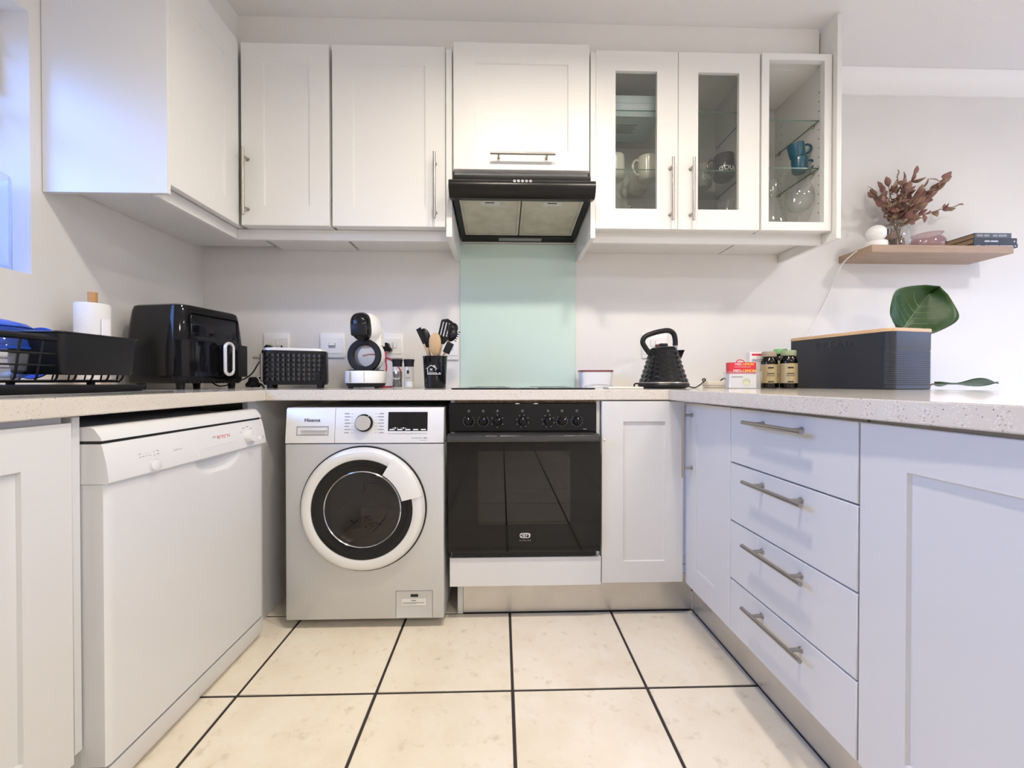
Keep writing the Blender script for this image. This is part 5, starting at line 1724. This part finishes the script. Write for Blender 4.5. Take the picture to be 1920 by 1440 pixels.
tumbler('short clear tumbler low at the hood side of the first glazed door', inpt(1172, ZF, 1.87), 0.034, 0.112)
tumbler('clear tumbler at the back of the second glazed door', inpt(1345, ZF, 1.99), 0.034, 0.14)
# gift box
t = thing('gift_box', 'pale blue card box on the top glass shelf of the glazed cabinet', 'box', (at(1190, 300, 1.86).x + 0.012, 1.96, ZS2))
MB().box(-0.115, 0.11, -0.10, 0.10, 0.0005, 0.062, 0.001).obj('carton', 'boxblue', t)
MB().box(-0.117, 0.112, -0.102, 0.102, 0.062, 0.096, 0.001).obj('lid', 'boxblue', t)
lid = t.children[-1]
q = MB()
q.box(-0.03, 0.02, -0.1026, -0.102, 0.078, 0.082)
q.obj('print_line', 'wprint', lid)
q = MB()
q.box(-0.075, -0.05, -0.1006, -0.1, 0.042, 0.048)
q.box(-0.045, 0.0, -0.1006, -0.1, 0.042, 0.048)
q.box(0.01, 0.05, -0.1006, -0.1, 0.042, 0.048)
q.box(-0.02, 0.005, -0.1006, -0.1, 0.016, 0.020)
q.obj('print_line', 'wprint', t)
q = MB()
for k in range(5): q.box(-0.08, 0.02 - 0.01 * (k % 2), -0.04 + k * 0.015, -0.034 + k * 0.015, -0.0002, 0.0008)
q.obj('underside_print', 'print', t)
# stemware
WG = [(0, 0.001), (0.034, 0.001), (0.036, 0.003), (0.008, 0.010), (0.004, 0.018), (0.0038, 0.080), (0.010, 0.088), (0.032, 0.105), (0.046, 0.135), (0.047, 0.160), (0.040, 0.205), (0.0385, 0.205), (0.045, 0.160), (0.044, 0.136), (0.030, 0.108), (0, 0.092)]
t = thing('wine_glass', 'large clear wine glass on the floor of the display cabinet', 'glass', inpt(1499, UZ0 + 0.0185, 1.86))
MB(Matrix.Diagonal((1.25, 1.25, 1.08, 1))).lathe(WG, 40).obj('glass_body', 'glass', t)
t = thing('carafe', 'clear long-necked carafe beside the wine glass in the display cabinet', 'carafe', inpt(1450, UZ0 + 0.0185, 1.90))
MB(Matrix.Diagonal((1, 1, 1.0, 1))).lathe([(0, 0.001), (0.045, 0.001), (0.055, 0.010), (0.058, 0.05), (0.045, 0.12), (0.024, 0.17), (0.020, 0.24), (0.023, 0.27), (0.0215, 0.27), (0.0185, 0.24), (0.022, 0.17), (0.043, 0.118), (0.056, 0.05), (0.05, 0.012), (0, 0.010)], 40).obj('carafe_body', 'glass', t)

# ------------------------------------------------------------------ oak shelf and its things
SX0, SX1, SY0 = 1.805, 2.52, 1.925
SZ0, SZ1 = 1.557, 1.594
t = MB(T(-SX0, -YW, -SZ1)).box(SX0, SX1, SY0, YW - 0.001, SZ0, SZ1, 0.0015).obj('wall_shelf', 'wood')
t.location = (SX0, YW, SZ1)
tag(t, 'floating oak shelf on the dining wall', 'shelf')
cxm = at(1643, 440, 1.985)
t = thing('security_camera', 'white ball-shaped camera on a round base at the end of the oak shelf', 'camera', (cxm.x, 1.985, SZ1))
MB().lathe([(0, 0.0005), (0.043, 0.0005), (0.045, 0.003), (0.0445, 0.028), (0.041, 0.033), (0.020, 0.034), (0.020, 0.040), (0, 0.040)], 36).obj('base', 'wplast', t)
MB().sphere((0, 0, 0.074), 0.042, 28).obj('ball_head', 'wplast', t)
hd = t.children[-1]
MB(T(0.030, -0.026, 0.075) @ Matrix.Rotation(R(42), 4, 'Z') @ FY).lathe([(0.014, -0.006), (0.014, 0.004), (0.010, 0.006), (0, 0.006)], 20).obj('lens', 'gloss', hd)
cable('white_cable', 'thin white cable hanging from the oak shelf down the wall', [(cxm.x - 0.035, 2.0, SZ1 + 0.008), (cxm.x - 0.072, 2.0, SZ1 + 0.0), (1.785, 2.06, 1.55), (1.775, 2.095, 1.49), (1.75, 2.112, 1.40), (1.69, 2.112, 1.28), (1.64, 2.113, 1.18), (1.60, 2.113, 1.10), (1.57, 2.112, 1.02), (1.56, 2.10, 0.93)], 0.0026, 'wplast')
# vase with dried eucalyptus
VX, VY = at(1681, 430, 2.045).x, 2.045
t = thing('glass_jug', 'clear glass jug vase on the oak shelf, holding dried eucalyptus', 'vase', (VX, VY, SZ1))
MB().lathe([(0, 0.001), (0.056, 0.001), (0.060, 0.006), (0.062, 0.06), (0.058, 0.10), (0.044, 0.128), (0.046, 0.150), (0.050, 0.156), (0.047, 0.156), (0.042, 0.148), (0.041, 0.128), (0.055, 0.099), (0.058, 0.06), (0.056, 0.012), (0, 0.012)], 40).obj('jug_body', 'glass', t)
MB().tube(spline([(-0.046, -0.01, 0.135), (-0.075, -0.015, 0.13), (-0.085, -0.017, 0.09), (-0.075, -0.015, 0.05), (-0.060, -0.01, 0.04)], 5), 0.006, 8).obj('handle', 'glass', t)
t = thing('dried_eucalyptus', 'bunch of dried russet eucalyptus branches in the glass jug', 'dried plant', (VX, VY, SZ1))
def vp(x, y, Y): 
    p = at(x, y, Y)
    return Vector((p.x - VX, Y - VY, p.z - SZ1))
leaf_mes = []
def dry_leaf(pos, d, L, wd, m, roll):
    d = Vector(d).normalized()
    a = d.orthogonal().normalized()
    n = Matrix.Rotation(roll, 3, d) @ a
    s = d.cross(n)
    vs, fs = [], []
    N = 7
    for i in range(N):
        tt = i / (N - 1)
        ww = wd / 2 * (math.sin(PI * (0.04 + 0.93 * tt) ** 0.85)) ** 0.9
        c = Vector(pos) + d * (L * tt) + n * (0.10 * L * math.sin(PI * tt))
        for k in (-1, 0, 1): vs.append(c + s * (ww * k) + n * (0.18 * ww * abs(k)))
    for i in range(N - 1):
        for k in range(2): fs.append((i * 3 + k, i * 3 + k + 1, i * 3 + k + 4, i * 3 + k + 3))
    q = MB()
    q.add(vs, fs)
    o = q.obj('leaf', m, t, 50)
    o.modifiers.new('thickness', 'SOLIDIFY').thickness = 0.0008
rnd = random.Random(3)
stems = [  # (tip pixel, depth, leaf size, leaf count, material)
    ((1636, 360), 1.99, 0.052, 6, 'dry'), ((1650, 350), 2.06, 0.045, 5, 'dry'), ((1665, 345), 1.98, 0.05, 7, 'dry'), ((1683, 325), 2.04, 0.045, 5, 'dry2'),
    ((1692, 340), 1.97, 0.05, 7, 'dry2'), ((1716, 322), 2.05, 0.045, 5, 'dry2'), ((1702, 352), 2.03, 0.05, 7, 'dry3'), ((1728, 352), 2.0, 0.05, 6, 'dry3'),
    ((1775, 330), 2.05, 0.062, 8, 'dry'), ((1748, 355), 2.03, 0.055, 6, 'dry'), ((1796, 386), 2.04, 0.045, 7, 'dry2'), ((1722, 375), 1.96, 0.045, 6, 'dry3'),
    ((1660, 375), 1.95, 0.045, 6, 'dry3'), ((1690, 372), 1.94, 0.045, 7, 'dry3'), ((1640, 366), 2.03, 0.05, 5, 'dry')]
stem_mb = MB()
for (tp, Y, ls, n, m) in stems:
    tipv = vp(tp[0], tp[1], Y)
    a0 = Vector((rnd.uniform(-0.02, 0.02), rnd.uniform(-0.02, 0.02), 0.02))
    nk = Vector((tipv.x * 0.12, tipv.y * 0.12, 0.15))
    sp = spline([a0, nk, nk * 0.45 + tipv * 0.55 + Vector((0, 0, 0.012)), tipv], 6)
    stem_mb.tube(sp, 0.0016, 5)
    L = len(sp)
    for k in range(n):
        f = 0.42 + 0.56 * k / (n - 1)
        i = min(L - 2, int(f * (L - 1)))
        p = sp[i]
        ax = (sp[i + 1] - sp[i]).normalized()
        sd = Vector((rnd.uniform(-1, 1), rnd.uniform(-1, 0.4), rnd.uniform(-0.6, 0.8)))
        if k == n - 1: dv_ = ax
        else: dv_ = ax * 0.6 + sd * 0.8
        if k < n - 1:
            d2 = ax * 0.5 - sd * 0.8
            d2.y = -abs(d2.y) if p.y < 0.02 else d2.y * 0.4
            dry_leaf(p, d2, ls * rnd.uniform(0.8, 1.2), ls * rnd.uniform(0.5, 0.7), rnd.choice(['dry', 'dry3', m]), rnd.uniform(0, 6.28))
        dry_leaf(p, dv_, ls * rnd.uniform(0.8, 1.2), ls * rnd.uniform(0.42, 0.6), m if rnd.random() < 0.7 else rnd.choice(['dry', 'dry2', 'dry3']), rnd.uniform(0, 6.28))
# leaves pressed inside the jug and one hanging outside
for k in range(26):                              # the dense heart of the bunch, over the mouth of the jug
    a = rnd.uniform(0, 6.28)
    rr3 = rnd.uniform(0.0, 0.05)
    dry_leaf((rr3 * math.cos(a), 0.6 * rr3 * math.sin(a) - 0.01, rnd.uniform(0.13, 0.22)), (math.cos(a), math.sin(a) * 0.6 - 0.2, rnd.uniform(-0.1, 0.9)), rnd.uniform(0.04, 0.055), rnd.uniform(0.022, 0.032), rnd.choice(['dry', 'dry3', 'dry3', 'dry2']), rnd.uniform(0, 6.28))
for k in range(16):
    a = rnd.uniform(0, 6.28)
    dry_leaf((0.03 * math.cos(a), 0.03 * math.sin(a), rnd.uniform(0.02, 0.10)), (rnd.uniform(-0.5, 0.5), rnd.uniform(-0.3, 0.3), 1), 0.04, 0.022, 'dry', rnd.uniform(0, 6))
dry_leaf(vp(1702, 396, 1.965), (0.6, -0.1, -1), 0.05, 0.035, 'dry2', 0.6)
stem_mb.obj('stem', 'bark', t)
# mauve jar
t = thing('mauve_jar', 'low mauve glass candle jar on the oak shelf', 'jar', (at(1738, 440, 2.03).x, 2.03, SZ1))
MB().lathe([(0, 0.001), (0.060, 0.001), (0.066, 0.006), (0.071, 0.025), (0.071, 0.050), (0.062, 0.066), (0.052, 0.073), (0.053, 0.080), (0.062, 0.088), (0.059, 0.089), (0.049, 0.079), (0.049, 0.072), (0.059, 0.063), (0.068, 0.049), (0.068, 0.026), (0.063, 0.009), (0, 0.006)], 44).obj('jar_body', 'rosy', t)
MB().lathe([(0, 0.0062), (0.058, 0.0062), (0.060, 0.024), (0, 0.025)], 32).obj('wax', mat('mauve_wax', (0.55, 0.42, 0.38), 0.6), t)
# books
zb = SZ1
for k, (x0, x1, Y0, Y1, h_, lab, cv, tx) in enumerate((
        (1826, 1908.5, 1.952, 2.10, 0.019, 'dark hardback book at the bottom of the shelf stack', 'cover', ((0.06, 0.15), (0.26, 0.32), (0.35, 0.57), (0.60, 0.88), (0.93, 0.96))),
        (1826, 1907.0, 1.953, 2.105, 0.028, 'dark hardback book in the middle of the shelf stack', 'cover', ((0.25, 0.37), (0.39, 0.56), (0.925, 0.955))),
        (1828, 1896.5, 1.957, 2.095, 0.026, 'slate grey book on top of the shelf stack', 'cover2', ((0.05, 0.22), (0.25, 0.39), (0.49, 0.61), (0.64, 0.87))))):
    xa, xb = at(x0, 440, Y0).x, at(x1, 440, Y0).x
    t = thing('book', lab, 'book', ((xa + xb) / 2, Y0, zb), 0, 'books stacked on the oak shelf')
    w_ = (xb - xa) / 2
    D = Y1 - Y0
    q = MB()
    q.box(-w_, w_, 0, D, 0.0003, 0.0028)
    q.box(-w_, w_, 0, D, h_ - 0.0028, h_)
    q.box(-w_, w_, 0, 0.003, 0.0028, h_ - 0.0028)
    b = q.obj('cover', cv, t)
    MB().box(-w_ + 0.003, w_ - 0.003, 0.003, D - 0.003, 0.0028, h_ - 0.0028).obj('pages', 'page', t)
    q = MB()                                    # spine lettering, too small to read in the photograph
    for a_, b_ in tx: q.box(-w_ + 2 * w_ * a_, -w_ + 2 * w_ * b_, -0.0005, 0.0003, h_ * 0.30, h_ * (0.72 if k == 2 else 0.55))
    q.obj('spine_print', 'silver' if k != 2 else 'sgrey', b)
    zb += h_ + 0.0003
